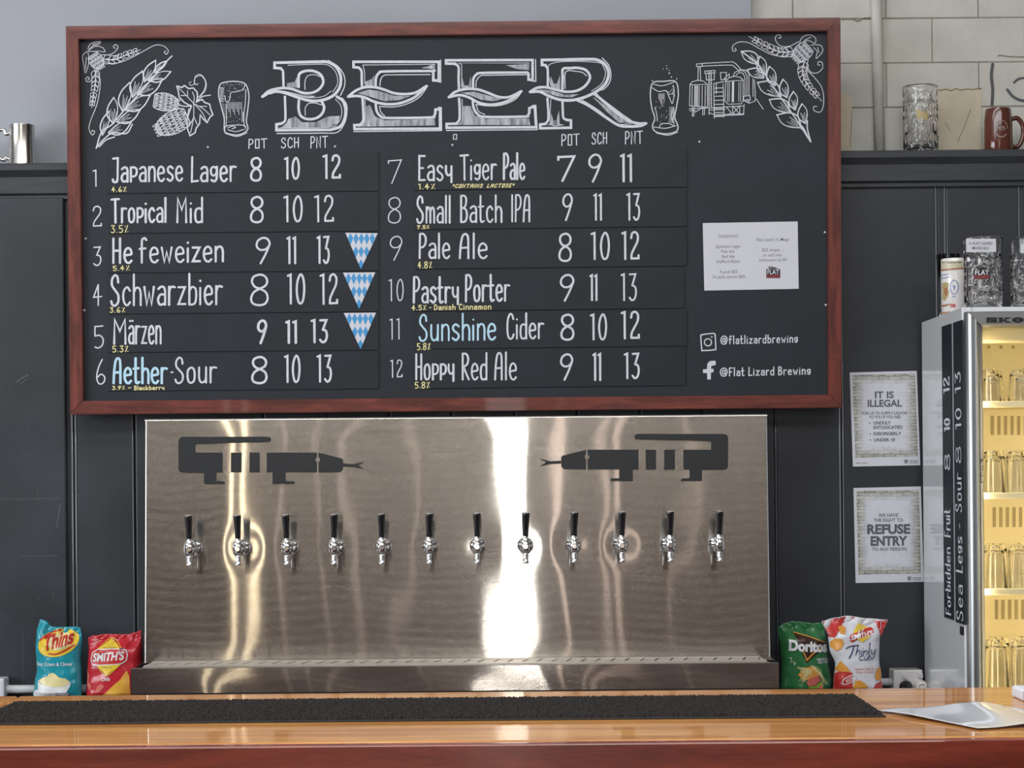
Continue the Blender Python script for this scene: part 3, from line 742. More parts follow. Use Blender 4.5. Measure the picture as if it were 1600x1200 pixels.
for v in ([(1080, 755), (1020, 690), (955, 625)], [(1080, 755), (1085, 700), (1070, 660)], [(1080, 755), (1160, 800), (1215, 850)], [(1080, 755), (1150, 830), (1185, 900)], [(1080, 755), (1080, 870), (1055, 1000)], [(1080, 860), (1110, 930)], [(1078, 880), (1040, 950)], [(1130, 780), (1190, 780)], [(1020, 690), (975, 690)], [(1030, 700), (1030, 650)]):
    ribbon(mb, smooth(cA(v)), 1.2, b1)
ribbon(mb, smooth(cA([(1120, 705), (1165, 650), (1180, 580), (1145, 525), (1100, 535), (1085, 570), (1100, 600), (1118, 590)])), 1.2, b1)
ribbon(mb, smooth(cA([(1135, 700), (1180, 640), (1182, 570), (1140, 515), (1095, 530), (1085, 590), (1055, 605), (1045, 585), (1060, 575)])), 1.0, b1)
ribbon(mb, smooth(cA([(960, 770), (1020, 780), (1060, 770)])), 1.6, b1); ribbon(mb, smooth(cA([(1100, 745), (1150, 700), (1220, 686)])), 1.6, b1); ribbon(mb, smooth(cA([(1040, 800), (1030, 850), (1000, 830)])), 1.3, b1)
o = mb.build('hop_drawing', m_chalk, board); OFF[o] = OFF[board]; sh.build('chalk_shading', m_chalkg, o)
# beer glasses
def glass_drawing(outl, lines, dots, hatch, tr):
    mb = MB(); ribbon(mb, smooth(tr(outl)), 1.7, b1)
    for l in lines: ribbon(mb, smooth(tr(l)), 1.2, b1)
    for x, y, r_ in dots: disc(mb, tr([(x, y)])[0], r_, b1, 8)
    for a, b in hatch: ribbon(mb, tr([a, b]), .7, b1)
    mb.build('glass_drawing', m_chalk, board)
Rh = random.Random(5)
glass_drawing([(1300, 600), (1288, 680), (1310, 780), (1335, 880), (1335, 960), (1350, 1000), (1450, 1018), (1530, 975), (1520, 900), (1535, 780), (1540, 680), (1512, 595), (1440, 572), (1350, 577), (1300, 600)],
              [[(1508, 600), (1490, 640), (1430, 658), (1390, 668), (1378, 730), (1350, 738), (1340, 690)], [(1340, 985), (1350, 945), (1440, 935), (1505, 940), (1515, 970)], [(1365, 975), (1430, 990), (1500, 972)], [(1515, 640), (1510, 760), (1495, 870), (1505, 950)], [(1350, 760), (1355, 860), (1350, 950)], [(1345, 1005), (1440, 1030), (1525, 1000)], [(1365, 960), (1400, 945), (1430, 955), (1400, 968)]],
              [(1330 + Rh.random() * 170, 585 + Rh.random() * 70, .6) for _ in range(26)] + [(1370 + Rh.random() * 120, 690 + Rh.random() * 230, .5) for _ in range(24)],
              [((1300, 620 + 9 * k), (1325 + (k % 3) * 6, 624 + 9 * k)) for k in range(14)] + [((1318 + k * 3, 760 + k * 16), (1335 + k * 2, 762 + k * 16)) for k in range(8)] + [((1360 + 12 * k, 745), (1362 + 12 * k, 800 + 25 * (k % 3))) for k in range(11)] + [((1480, 830 + 10 * k), (1505, 830 + 10 * k)) for k in range(8)], cA)
glass_drawing([(190, 420), (170, 500), (180, 600), (202, 680), (186, 740), (212, 782), (290, 796), (362, 776), (372, 735), (350, 675), (362, 600), (376, 500), (356, 412), (270, 410), (190, 420)],
              [[(185, 458), (230, 484), (285, 480), (310, 530), (332, 572), (345, 500), (340, 440)], [(195, 432), (260, 442), (345, 415)], [(205, 600), (218, 660), (222, 700)], [(195, 745), (280, 755), (360, 735)], [(235, 752), (250, 725), (300, 720), (345, 735)], [(215, 790), (300, 806), (370, 784)], [(330, 620), (325, 680), (345, 720)], [(340, 600), (345, 640), (335, 690)]],
              [(290, 295, .8), (265, 318, .7), (292, 315, .9), (308, 328, .8), (310, 350, 1.3), (325, 378, 1.1), (365, 392, 1), (186, 405, 1)] + [(200 + Rh.random() * 140, 500 + Rh.random() * 220, .6) for _ in range(30)] + [(290 + Rh.random() * 60, 430 + Rh.random() * 90, .8) for _ in range(16)],
              [((232 + 8 * k, 500), (232 + 8 * k, 540 + 18 * (k % 4))) for k in range(6)] + [((310, 600 + 10 * k), (345, 604 + 10 * k)) for k in range(12)], cB)
# brewery plant
mb = MB()
BR = [[(462, 432), (458, 590), (590, 600), (590, 432)], [(462, 432), (480, 412), (520, 402), (560, 408), (590, 432), (462, 436)], [(520, 400), (523, 300)], [(540, 400), (536, 300)], [(510, 282), (550, 280), (552, 300), (510, 302), (510, 282)],
      [(550, 278), (740, 268), (775, 266), (800, 282), (835, 320)], [(550, 298), (740, 290), (775, 292), (800, 312), (825, 338)], [(600, 335), (600, 600)], [(618, 335), (620, 600)], [(570, 335), (645, 330), (645, 348), (572, 352), (570, 335)], [(580, 355), (582, 400), (640, 398), (640, 350)],
      [(636, 425), (640, 680)], [(655, 430), (655, 500)], [(705, 430), (712, 672)], [(640, 425), (715, 412)]] + [[(642, 460 + 30 * k), (706, 458 + 30 * k)] for k in range(8)] + \
     [[(725, 400), (718, 555), (742, 578), (838, 575), (852, 555), (852, 400)], [(725, 405), (745, 385), (790, 372), (835, 382), (852, 402), (725, 410)], [(780, 372), (790, 345), (820, 330), (860, 335), (880, 365), (880, 510)], [(800, 365), (820, 345), (850, 350), (864, 375), (866, 520)], [(825, 322), (870, 328), (895, 350), (895, 515)],
      [(855, 520), (900, 515), (905, 545), (858, 550), (855, 520)], [(862, 555), (900, 570), (940, 555), (942, 500), (935, 400)], [(925, 390), (925, 520)], [(878, 540), (890, 570), (905, 540)], [(950, 540), (1000, 615)], [(685, 345), (690, 400), (725, 395), (730, 345), (685, 345)], [(712, 392), (750, 355), (750, 378)],
      [(480, 600), (480, 668)], [(492, 600), (490, 665)], [(556, 600), (556, 658)], [(568, 602), (568, 655)], [(455, 612), (592, 606)], [(460, 626), (500, 624)], [(500, 636), (550, 606)], [(600, 606), (860, 590)], [(600, 622), (720, 616)], [(600, 640), (640, 655), (860, 650)], [(640, 665), (855, 655)], [(780, 595), (822, 645)], [(822, 595), (780, 645)], [(775, 592), (775, 650)], [(828, 590), (828, 648)], [(860, 580), (855, 655)], [(602, 600), (602, 655)], [(730, 600), (765, 640), (735, 660)]]
for l in BR: ribbon(mb, cB(l), 1.1, b1)
for k, x in enumerate((478, 500, 515, 530, 552, 574)): ribbon(mb, cB([(x, 445), (x - 2, 590)]), 2.2 if k in (1, 2) else 1.0, b1)
for k, x in enumerate((740, 752, 775, 782, 822, 836)): ribbon(mb, cB([(x, 415), (x - 2, 560)]), 1.9 if k in (2, 3) else .9, b1)
for k in range(18): ribbon(mb, cB([(602, 345 + 14 * k), (617, 350 + 14 * k)]), .8, b1)
mb.build('brewery_drawing', m_chalk, board)
# corner vines
def ear(mb, pts, tr, n, w, bl):
    c = smooth(tr(pts), 8)
    ribbon(mb, c, 1.0, b1)
    L = len(c)
    for k in range(n):
        i = int((k + .3) / n * (L - 2)); a = c[i]; d = (c[min(L - 1, i + 2)] - c[i]).normalized(); nn = Vector((-d.y, d.x)); s_ = bl * (1 - .45 * k / n)
        for sgn in (-1, 1):
            t = a + d * s_ * 1.1 + nn * sgn * s_ * .55
            ribbon(mb, smooth([a, a + d * s_ * .35 + nn * sgn * s_ * .62, t]), w, b1); ribbon(mb, smooth([a, a + d * s_ * .7 + nn * sgn * s_ * .1, t]), w, b1)
def vine(curls, ears, cones, leaves, tr):
    global mb, sh
    mb, sh = MB(), MB()
    for c in curls: ribbon(mb, smooth(tr(c)), 1.1, b1)
    for e, n, bl in ears: ear(mb, e, tr, n, 1.0, bl)
    for c in cones: cone(*c, tr, 4, 1.1)
    for l in leaves: ribbon(mb, smooth(tr(l)), 1.0, b1)
    o = mb.build('vine_drawing', m_chalk, board); OFF[o] = OFF[board]; sh.build('chalk_shading', m_chalkd, o)
vine([[(310, 350), (380, 348), (430, 320), (450, 285), (430, 265), (412, 282), (428, 298)], [(330, 400), (390, 422), (470, 412), (560, 375), (680, 310), (760, 270), (825, 275), (868, 312), (855, 345), (835, 330), (848, 318)],
      [(250, 470), (295, 530), (300, 620), (275, 760), (225, 890), (208, 965), (235, 1018), (256, 992), (238, 980), (228, 995)], [(240, 545), (218, 572), (190, 572), (182, 548), (200, 535), (213, 550), (200, 558)]],
     [([(325, 385), (420, 390), (520, 350), (635, 308)], 7, 11), ([(262, 480), (262, 580), (245, 690), (230, 790)], 7, 10)], [(272, 405, 130, 110, 1.0)],
     [[(200, 300), (215, 265), (250, 245), (305, 240), (285, 265), (240, 275), (205, 315)], [(205, 320), (260, 280), (320, 290), (340, 325), (290, 320), (205, 320)], [(195, 320), (155, 360), (165, 430), (178, 500), (200, 450), (208, 380), (200, 330)], [(185, 370), (180, 470)], [(240, 262), (295, 248)]], cA)
vine([[(1260, 118), (1190, 152), (1125, 148), (1090, 105), (1098, 72), (1125, 70), (1128, 90), (1110, 90)], [(1230, 198), (1150, 225), (1060, 212), (960, 162), (890, 125), (820, 122), (775, 152), (780, 188), (802, 180), (790, 165)],
      [(1330, 250), (1322, 320), (1380, 385), (1432, 460), (1445, 560), (1425, 632), (1378, 628), (1370, 598), (1394, 594)], [(1322, 300), (1350, 342), (1395, 348), (1435, 315), (1432, 270), (1405, 268), (1403, 290), (1420, 290)]],
     [([(1222, 190), (1130, 195), (1020, 150), (895, 80)], 8, 12), ([(1300, 265), (1290, 350), (1330, 440), (1430, 555)], 8, 12)], [(1285, 200, 140, 120, 2.4)],
     [[(1270, 130), (1290, 85), (1345, 68), (1385, 95), (1378, 130), (1330, 110), (1270, 130)], [(1385, 140), (1425, 148), (1436, 190), (1390, 242), (1395, 190), (1370, 160)], [(1300, 110), (1350, 85)], [(1400, 160), (1410, 200)], [(1350, 145), (1380, 140)]], cB)
# headings, row numbers, social handles
hd = [('POT', 387, 418, 217, 233), ('SCH', 438, 468, 215, 232), ('PNT', 484, 513, 213, 232), ('POT', 876, 906, 209.5, 228.5), ('SCH', 923.5, 949.5, 207, 226), ('PNT', 975.5, 1005, 205, 226)]
for t, x0, x1, y0, y1 in hd:
    mb = MB(); hand(mb, t, x0, x1, y0, y1, 1.7, b1, dy=-1); mb.build('column_heading', m_chalk, board)
rn = [('1', 144, 152.5, 265, 292.5), ('2', 143, 160, 321.7, 355), ('3', 144, 159.5, 385, 416), ('4', 144.5, 160.5, 444, 478.5), ('5', 145, 163, 508, 545), ('6', 148.5, 165.5, 561, 601.5),
      ('7', 604, 629.5, 249.5, 287.6), ('8', 604, 628.5, 308, 349.5), ('9', 607, 630.5, 368.7, 407.6), ('10', 606.5, 631.5, 436, 471), ('11', 608, 625.5, 497.5, 531), ('12', 609, 629.5, 562, 590.5)]
for t, x0, x1, y0, y1 in rn:
    mb = MB(); hand(mb, t, x0, x1, y0, y1, 2.1 if x0 < 400 else 1.8, b1, dy=-.5, gap=.25); mb.build('row_number', m_chalk, board)
def c5(pts): return [(1070 + .2583 * x, 330 + .2583 * y) for x, y in pts]
mb = MB(); ribbon(mb, smooth(c5([(103, 748), (140, 742), (178, 740), (184, 760), (187, 828), (180, 838), (112, 843), (103, 836), (97, 760), (103, 748)]), 3), 1.9, b1)
q = c5([(140, 793)])[0]; ribbon(mb, [(q[0] + 5.6 * math.cos(t * PI / 10), q[1] + 5.6 * math.sin(t * PI / 10)) for t in range(21)], 1.7, b1); disc(mb, c5([(163, 760)])[0], 1.3, b1)
mb.build('social_icon', m_chalk, board)
mb = MB(); poly(mb, c5([(186, 905), (152, 906), (136, 922), (134, 955), (110, 957), (111, 979), (135, 979), (136, 1018), (157, 1018), (158, 976), (173, 974), (174, 953), (158, 953), (161, 936), (187, 931)]), b1); mb.build('social_icon', m_chalk, board)
mb = MB(); hand(mb, '@flatlizardbrewing', 1124.8, 1247, 524.5, 538.5, 1.7, b1, dy=-3, gap=.2); mb.build('handle_lettering', m_chalk, board)
mb = MB(); hand(mb, '@Flat Lizard Brewing', 1124, 1267, 574.5, 588.5, 1.8, b1, dy=-3, gap=.2); mb.build('handle_lettering', m_chalk, board)
mb = MB(); ribbon(mb, [(708.5, 210), (713.5, 210), (713.5, 217.5), (708.5, 217.5), (708.5, 210)], 1.3, b1, False); mb.build('small_mark', m_chalk, board)
for x, y in ((325, 230), (523.6, 229), (707, 226.6), (1093, 221.6), (1289, 363), (1290.4, 476.5), (134, 373), (132, 485)):
    mb = MB(); c = P(x, y, YP)
    mb.lathe([(.0038, 0), (.0034, -.0018), (.0018, -.003), (.0004, -.0033)], c, 12, 'Y'); mb.build('screw', m_white, board, smooth=True)

# ------------------------------------------------------------------ the price strips (separate magnetic boards lying on the menu board)
YS = YP - .0045
s1 = lambda x, y: P(x, y, YS - .0005)
def strip(corners, label, names, prices, abv):
    t = thing('price_strip', label, 'sign', P(corners[3][0], corners[3][1], YP), 'beer price strips')
    mb = quad_slab(corners, YS, YP - .0002); mb.build('strip_board', m_strip, t)
    for txt, x0, x1, yc, yb, w, m, dy in names:
        mb = MB(); hand(mb, txt, x0, x1, yc, yb, w, s1, dy=dy, jit=.08); mb.build('name_lettering', m, t)
    for txt, x0, x1, yc, yb, w in prices:
        mb = MB(); hand(mb, txt, x0, x1, yc, yb, w, s1, dy=0, gap=.2); mb.build('price_lettering', m_chalk, t)
    for txt, x0, x1, yc, yb, w, shr in abv:
        mb = MB(); hand(mb, txt, x0, x1, yc, yb, w, s1, dy=-.6, shear=shr, gap=.18); mb.build('strength_lettering', m_yellow, t)
    return t
C, B = m_chalk, m_blue
Ls = [236.5, 300.5, 363, 425, 489, 549, 609.5]
def sl(x0, x1, ya, yb, sk=6.0):
    k = sk / 427
    f = lambda x, y: y - (x - (x0 + x1) / 2) * k
    return [(x0, f(x0, ya)), (x1, f(x1, ya)), (x1, f(x1, yb)), (x0, f(x0, yb))]
def L_(i, ex=0): return sl(168 + (i % 2), 591.5 + ex, Ls[i] + 2.2, Ls[i + 1] - .6, 4.0)
Rs = [234.5, 295, 356.5, 418.2, 484.2, 543.2, 605]
def R_(i, ex=0): return sl(646.5 + (i % 3), 1073 + ex, Rs[i] + 1.6, Rs[i + 1] - .6, 5.0)
strip(L_(0), 'black chalk strip beside number 1, lager at 8, 10 and 12, top of left column', [('Japanese', 172.5, 287, 245.5, 286, 3.4, C, -2), ('Lager', 296.5, 370, 244.5, 285.5, 3.4, C, -1)],
      [('8', 389, 411, 245, 284, 3.6), ('10', 443, 469.5, 245, 281, 3.4), ('12', 503, 533.5, 241, 280, 3.6)], [('4.6%', 174, 198.5, 291.7, 300.5, 1.4, 0)])
strip(L_(1), 'black chalk strip beside number 2, mid-strength beer, second in left column', [('Tropical', 172, 261.5, 309.5, 349.5, 3.4, C, -1), ('Mid', 273.7, 318.5, 308, 349, 3.3, C, 0)],
      [('8', 388.5, 414, 306, 349, 3.4), ('10', 442, 474, 305, 347.5, 3.2), ('12', 490, 522.5, 304.5, 347.5, 3)], [('3.5%', 172.5, 201.5, 351.7, 364.5, 1.4, 0)])
strip(L_(2), 'black chalk strip beside number 3, prices 9, 11 and 13 and the top pennant', [('He', 173.7, 208, 371, 412.5, 3.4, C, 0), ('feweizen', 215.8, 350.5, 370.5, 412, 3.4, C, -2)],
      [('9', 397, 425, 370, 413, 3.2), ('11', 447, 464, 369, 413, 3.4), ('13', 494, 516, 368, 412.5, 3.3)], [('5.4%', 175.6, 203.5, 415, 423.5, 1.4, 0)])
strip(L_(3), 'black chalk strip beside number 4, dark beer of 3.6 percent, middle pennant', [('Schwarzbier', 170.5, 348.5, 428.5, 479, 3.4, C, -2)],
      [('8', 388, 422.5, 427.5, 478.5, 3.3), ('10', 447.5, 478, 427, 476, 3.4), ('12', 498.6, 529, 427, 476.5, 3.3)], [('3.6%', 170.7, 196.5, 480, 489, 1.4, 0)])
strip(L_(4), 'black chalk strip beside number 5, short bold name, lowest pennant', [('M', 174.5, 200, 497.5, 539, 3.4, C, 0), ('ärzen', 199, 253, 490, 538.5, 3.2, C, 0)],
      [('9', 400, 419, 499, 538, 4), ('11', 445, 465.5, 500, 537.5, 4), ('13', 484.6, 513.5, 498, 536.5, 3.7)], [('5.3%', 175, 201.5, 540, 551, 1.5, 0)])
strip(L_(5), 'black chalk strip beside number 6, half pale blue name, bottom of left column', [('Aether', 174.5, 262.5, 558, 600.5, 3.8, B, 0), ('-', 265.5, 272, 560, 600, 2.2, C, 0), ('Sour', 271, 339.5, 557.5, 600, 3.0, C, -1)],
      [('8', 390, 420.5, 556, 600.5, 3.6), ('10', 443, 470.5, 554, 598.5, 3.4), ('13', 494, 519.5, 553.5, 598, 3.4)], [('3.9%', 174.6, 196, 603, 609.5, 1.3, 0), ('-', 199, 206, 602, 610, 1.3, 0), ('Blackberry', 209, 257, 602.5, 610, 1.4, 0)])
strip(R_(0), 'black chalk strip beside number 7 with yellow lactose note, top of right column', [('Easy', 652, 707.5, 242, 283, 3.2, C, 1), ('Tiger', 717.5, 776.5, 241, 282.5, 3.0, C, -1), ('Pale', 784.5, 821.5, 238.5, 281.5, 3.4, C, 0)],
      [('7', 868, 901, 242.5, 284.5, 3.6), ('9', 917, 942.5, 240, 285.5, 3.3), ('11', 968, 989, 240, 285, 3.7)], [('1.4%', 653, 681, 287, 296.5, 1.6, 0), ('*CONTAINS', 705.5, 754, 287.5, 294, 1.3, .4), ('LACTOSE*', 760, 803, 287, 293.5, 1.3, .4)])
strip(R_(1), 'black chalk strip beside number 8 for an IPA, second in right column', [('Small', 649, 705.5, 305.4, 349.5, 3.0, C, 0), ('Batch', 717.5, 785.5, 304.5, 348.5, 3.0, C, 0), ('IPA', 797.5, 830, 303.5, 347.5, 2.8, C, 0)],
      [('9', 877, 896.5, 302, 345.5, 3), ('11', 926.5, 941.5, 302, 345, 3.1), ('13', 978, 1001, 301, 345, 3)], [('7.5%', 651, 671.5, 352, 358.5, 1.4, 0)])
strip(R_(2), 'black chalk strip beside number 9 for a 4.8 percent pale ale', [('Pale', 652.5, 704.5, 364, 405, 3.2, C, 0), ('Ale', 715.5, 763, 364, 405, 3.3, C, 0)],
      [('8', 870.5, 895.5, 363.5, 409.5, 3.3), ('10', 922, 954, 362, 406.5, 3.3), ('12', 970, 1000, 361, 406.5, 3.4)], [('4.8%', 652.5, 676, 408.5, 420, 1.5, 0)])
strip(R_(3, -4), 'black chalk strip beside number 10 for a cinnamon porter, fourth in right column', [('Pastry', 643.5, 717.5, 431.5, 474.5, 3.4, C, 0), ('Porter', 725, 797.5, 428.5, 472.5, 3.3, C, -1)],
      [('9', 872.5, 899.5, 428, 471.5, 3.2), ('11', 920.5, 934.5, 428, 470.5, 3.3), ('13', 969, 996, 426.5, 470.5, 2.8)], [('4.5%', 643, 667, 476.5, 485.5, 1.5, 0), ('-', 669.5, 675, 476, 485, 1.3, 0), ('Danish', 677.5, 712, 475.5, 485, 1.5, 0), ('Cinnamon', 716.5, 768, 474.5, 484.5, 1.5, 0)])
strip(R_(4), 'black chalk strip beside number 11 for a cider, first word pale blue', [('Sunshine', 652.5, 776, 490.5, 534, 3.0, B, -2), ('Cider', 790, 850.5, 489.5, 531, 3.0, C, -1)],
      [('8', 873.5, 899.5, 490, 532.5, 3.4), ('10', 921, 949.5, 489.5, 532, 3.2), ('12', 969, 1000.5, 485.5, 530.5, 3.4)], [('5.8%', 651, 673.5, 536, 547.5, 1.5, 0)])
strip(R_(5, -2), 'black chalk strip beside number 12 for a red ale, bottom of right column', [('Hoppy', 647.5, 710.5, 552, 594.5, 3.2, C, 0), ('Red', 720, 762.5, 551, 594.5, 3.0, C, 0), ('Ale', 771, 808.5, 550, 594.5, 3.0, C, 0)],
      [('9', 873, 897.5, 552, 595, 3.2), ('11', 925, 940.5, 551, 595.5, 3.5), ('13', 974, 1000.5, 550.5, 592.5, 3.3)], [('5.8%', 647.5, 672.5, 596.5, 607.5, 1.5, 0)])

# blue and white lozenge pennants stuck on three strips
def pennant(a, b, c, label):
    a, b, c = Vector(a), Vector(b), Vector(c)
    yp = YS - .0012
    t = thing('pennant', label, 'pennant', P(c.x, c.y, yp), 'lozenge pennants on the left column')
    mb = MB(); mb.prism([P(*q, yp) for q in (a, b, c)], yp, YS - .0002); mb.build('paper', m_paper, t)
    mb = MB(); mp = lambda x, y: P(x, y, yp - .0004)
    # barycentric lozenges: five, four (white), three, two (white), one
    def at(u, v): return a + (b - a) * u + (c - a) * v if False else (a * (1 - v) + c * v) + ((b * (1 - v) + c * v) - (a * (1 - v) + c * v)) * u
    wid = (b - a).x / 6.0; hgt = (c.y - a.y) / 5.6
    def clip(pts):
        for p, q in ((a, c), (c, b)):
            out = []
            def side(s): return (q - p).x * (s - p).y - (q - p).y * (s - p).x
            for i in range(len(pts)):
                s, e = pts[i], pts[(i + 1) % len(pts)]
                ds, de = side(s), side(e)
                if ds <= 0: out.append(s)
                if (ds < 0 < de) or (de < 0 < ds): out.append(s + (e - s) * (ds / (ds - de)))
            pts = out
            if len(pts) < 3: return []
        return pts
    cx = (a.x + b.x) / 2 + (c.x - (a.x + b.x) / 2) * .3
    for row in range(3):
        yc = a.y + hgt * (.85 + 2.0 * row)
        for k in range(-3, 4):
            xc = cx + k * wid + (c.x - (a.x + b.x) / 2) * .25 * row
            pts = clip([Vector((xc - wid * .5, yc)), Vector((xc, yc - hgt * 1.0 * .78)), Vector((xc + wid * .5, yc)), Vector((xc, yc + hgt))])
            if len(pts) >= 3: mb.add([mp(p.x, p.y) for p in pts], [list(range(len(pts)))])
    mb.build('lozenge_pattern', m_pblue, t)
pennant((539.6, 363.7), (590.5, 364.4), (563.7, 420.5), 'uppermost of the three blue and white lozenge pennants, on the strip beside number 3')
pennant((536, 426), (586.5, 425.5), (561, 482.6), 'middle blue and white lozenge pennant, on the strip beside number 4')
pennant((537, 489), (587.5, 488.5), (563.4, 545.6), 'lowest of the three blue and white lozenge pennants, on the strip beside number 5')

# takeaway notice
t = thing('takeaway_notice', 'white printed takeaways sheet taped to the chalkboard right of the prices', 'notice', P(1174, 453, YP))
yn = YP - .0012
quad_slab([(1098, 348.6), (1246.4, 346), (1248, 451.2), (1100.5, 454)], yn, YP - .0004).build('sheet', m_paper, t)
n1 = lambda x, y: P(x, y, yn - .0004); n2 = lambda x, y: P(x, y, yn - .0008)
mb = MB()
for txt, cx, y, w in (('TAKEAWAYS', 262, 152, 122), ('Japanese Lager', 262, 213, 155), ('Pale Ale', 260, 243, 80), ('Red Ale', 263, 274, 76), ('Stafford Bitter', 264, 304, 145), ('4 pack $25', 265, 366, 110), ('16 pack carton $85', 266, 397, 197),
                      ('Flat Lizard 1L Mugs', 532, 172, 195), ('$22 empty ...', 532, 234, 130), ('or add two', 530, 265, 112), ('schooners to fill', 532, 295, 165)):
    (x0, yy), (x1, _) = c5([(cx - w / 2, y), (cx + w / 2, y)])
    printed(mb, txt, x0, x1, yy - 2.4, yy + 2.4, n1, .004, slope=-.012)
mb.build('print', m_inkl, t)
def flat_logo(x0, x1, y0, y1, mpa, mpb, par, lizard=True):
    mb = MB(); h = y1 - y0; w = x1 - x0
    poly(mb, [(x0, y0), (x1, y0), (x1, y1), (x0, y1)], mpa)
    if lizard:
        poly(mb, [(x0 + .12 * w, y0 - .16 * h), (x0 + .6 * w, y0 - .2 * h), (x0 + .85 * w, y0 - .1 * h), (x0 + .6 * w, y0 - .03 * h), (x0 + .25 * w, y0 - .03 * h)], mpa)
        poly(mb, [(x0 + .1 * w, y0 - .28 * h), (x0 + .5 * w, y0 - .28 * h), (x0 + .5 * w, y0 - .22 * h), (x0 + .1 * w, y0 - .22 * h)], mpa)
    mb.build('logo_block', m_black, par)
    mb = MB(); printed(mb, 'FLAT', x0 + .08 * w, x1 - .08 * w, y0 + .1 * h, y0 + .55 * h, mpb, .02); mb.build('logo_lettering', m_paper, par)
    mb = MB(); printed(mb, 'LIZARD', x0 + .06 * w, x1 - .06 * w, y0 + .62 * h, y0 + .93 * h, mpb, .02); mb.build('logo_lettering', m_redp, par)
(x0, y0), (x1, y1) = c5([(493, 350), (577, 405)])
flat_logo(x0, x1, y0, y1, n1, n2, t)

# ------------------------------------------------------------------ the steel tap wall
YT = -.22
tapwall = thing('tap_wall', 'wide brushed stainless steel tap wall below the menu board', 'tap wall', P(712, 1032, YT))
TZB = P(712, 1034, YT).z
def ty(z): return YT + (z - TZB) * .038       # the sheet leans back a little
DIM = [-.0007, -.00065, -.00025, -.0002, -.00025, -.00025, -.0006, -.0005, -.0008, -.0007, -.0002, -.0002]
TAPX = [303, 378, 453, 526, 599.5, 672.5, 746.5, 821, 896, 969.5, 1044, 1120]
tapc = []
for i, x in enumerate(TAPX):
    tapc.append(P(x, 856.5 - .0085 * (x - 303), YT))
tl, tr_, bl, br_ = P(226, 657, YT), P(1198, 649, YT), P(227.5, 1036, YT), P(1201.5, 1031, YT)
mb = MB(); NX, NZ = 440, 170
vs = []
for j in range(NZ + 1):
    v = j / NZ
    for i in range(NX + 1):
        u = i / NX
        p = tl.lerp(tr_, u).lerp(bl.lerp(br_, u), v)
        e = min(u, 1 - u, v * .4, (1 - v) * .4) * 30; e = max(0, min(1, e))
        x, z = p.x, p.z
        h = .00008 * math.sin(x * 21 + 1.6 * math.sin(z * 4.1 + 1)) + .00004 * math.sin(x * 43 + 1.1 * math.sin(z * 6.3)) + .00042 * math.sin(x * 8.3 + 1.1 * math.sin(z * 4 + 2))
        h += .0003 * noise.noise((x * 2.6, 7.3, z * 1.5))
        for k, c in enumerate(tapc):
            dx, dz = x - c.x, z - c.z
            r2 = (dx * dx + dz * dz)
            if r2 < .05:
                h += DIM[k] * math.exp(-r2 / (.055 ** 2))
        vs.append((p.x, ty(p.z) - h * e, p.z))
fs = [[j * (NX + 1) + i, j * (NX + 1) + i + 1, (j + 1) * (NX + 1) + i + 1, (j + 1) * (NX + 1) + i] for j in range(NZ) for i in range(NX)]
mb.add(vs, fs)
o = mb.build('front_sheet', m_steel, tapwall, smooth=True); uv_vertical(o)
# folded edges and sides of the sheet
mb = MB()
for a, b in ((tl, bl), (tr_, br_)):
    s_ = -1 if a is tl else 1
    pts = [(0, 0), (.004, .0015), (.0055, .006), (.0055, .03)]
    va, vb = [], []
    for dx, dy in pts:
        va.append(a + Vector((s_ * dx, dy + ty(a.z) - YT, 0))); vb.append(b + Vector((s_ * dx, dy, 0)))
    n = len(pts); mb.add(va + vb, [[i, i + 1, i + 1 + n, i + n] for i in range(n - 1)])
va, vb = [], []
for dz, dy in [(0, 0), (.004, .0015), (.0055, .006), (.0055, .03)]:
    va.append(tl + Vector((-.0055, dy + ty(tl.z) - YT, dz))); vb.append(tr_ + Vector((.0055, dy + ty(tr_.z) - YT, dz)))
mb.add(va + vb, [[i, i + 1, i + 5, i + 4] for i in range(3)])
mb.build('folded_edge', M('edge_steel', (.80, .78, .75), .22, metal=1.0), tapwall, smooth=True)
mb = MB(); mb.box(tl.x, tr_.x, YT + .045, -.002, bl.z + .005, tl.z - .002); mb.build('housing', m_black, tapwall)
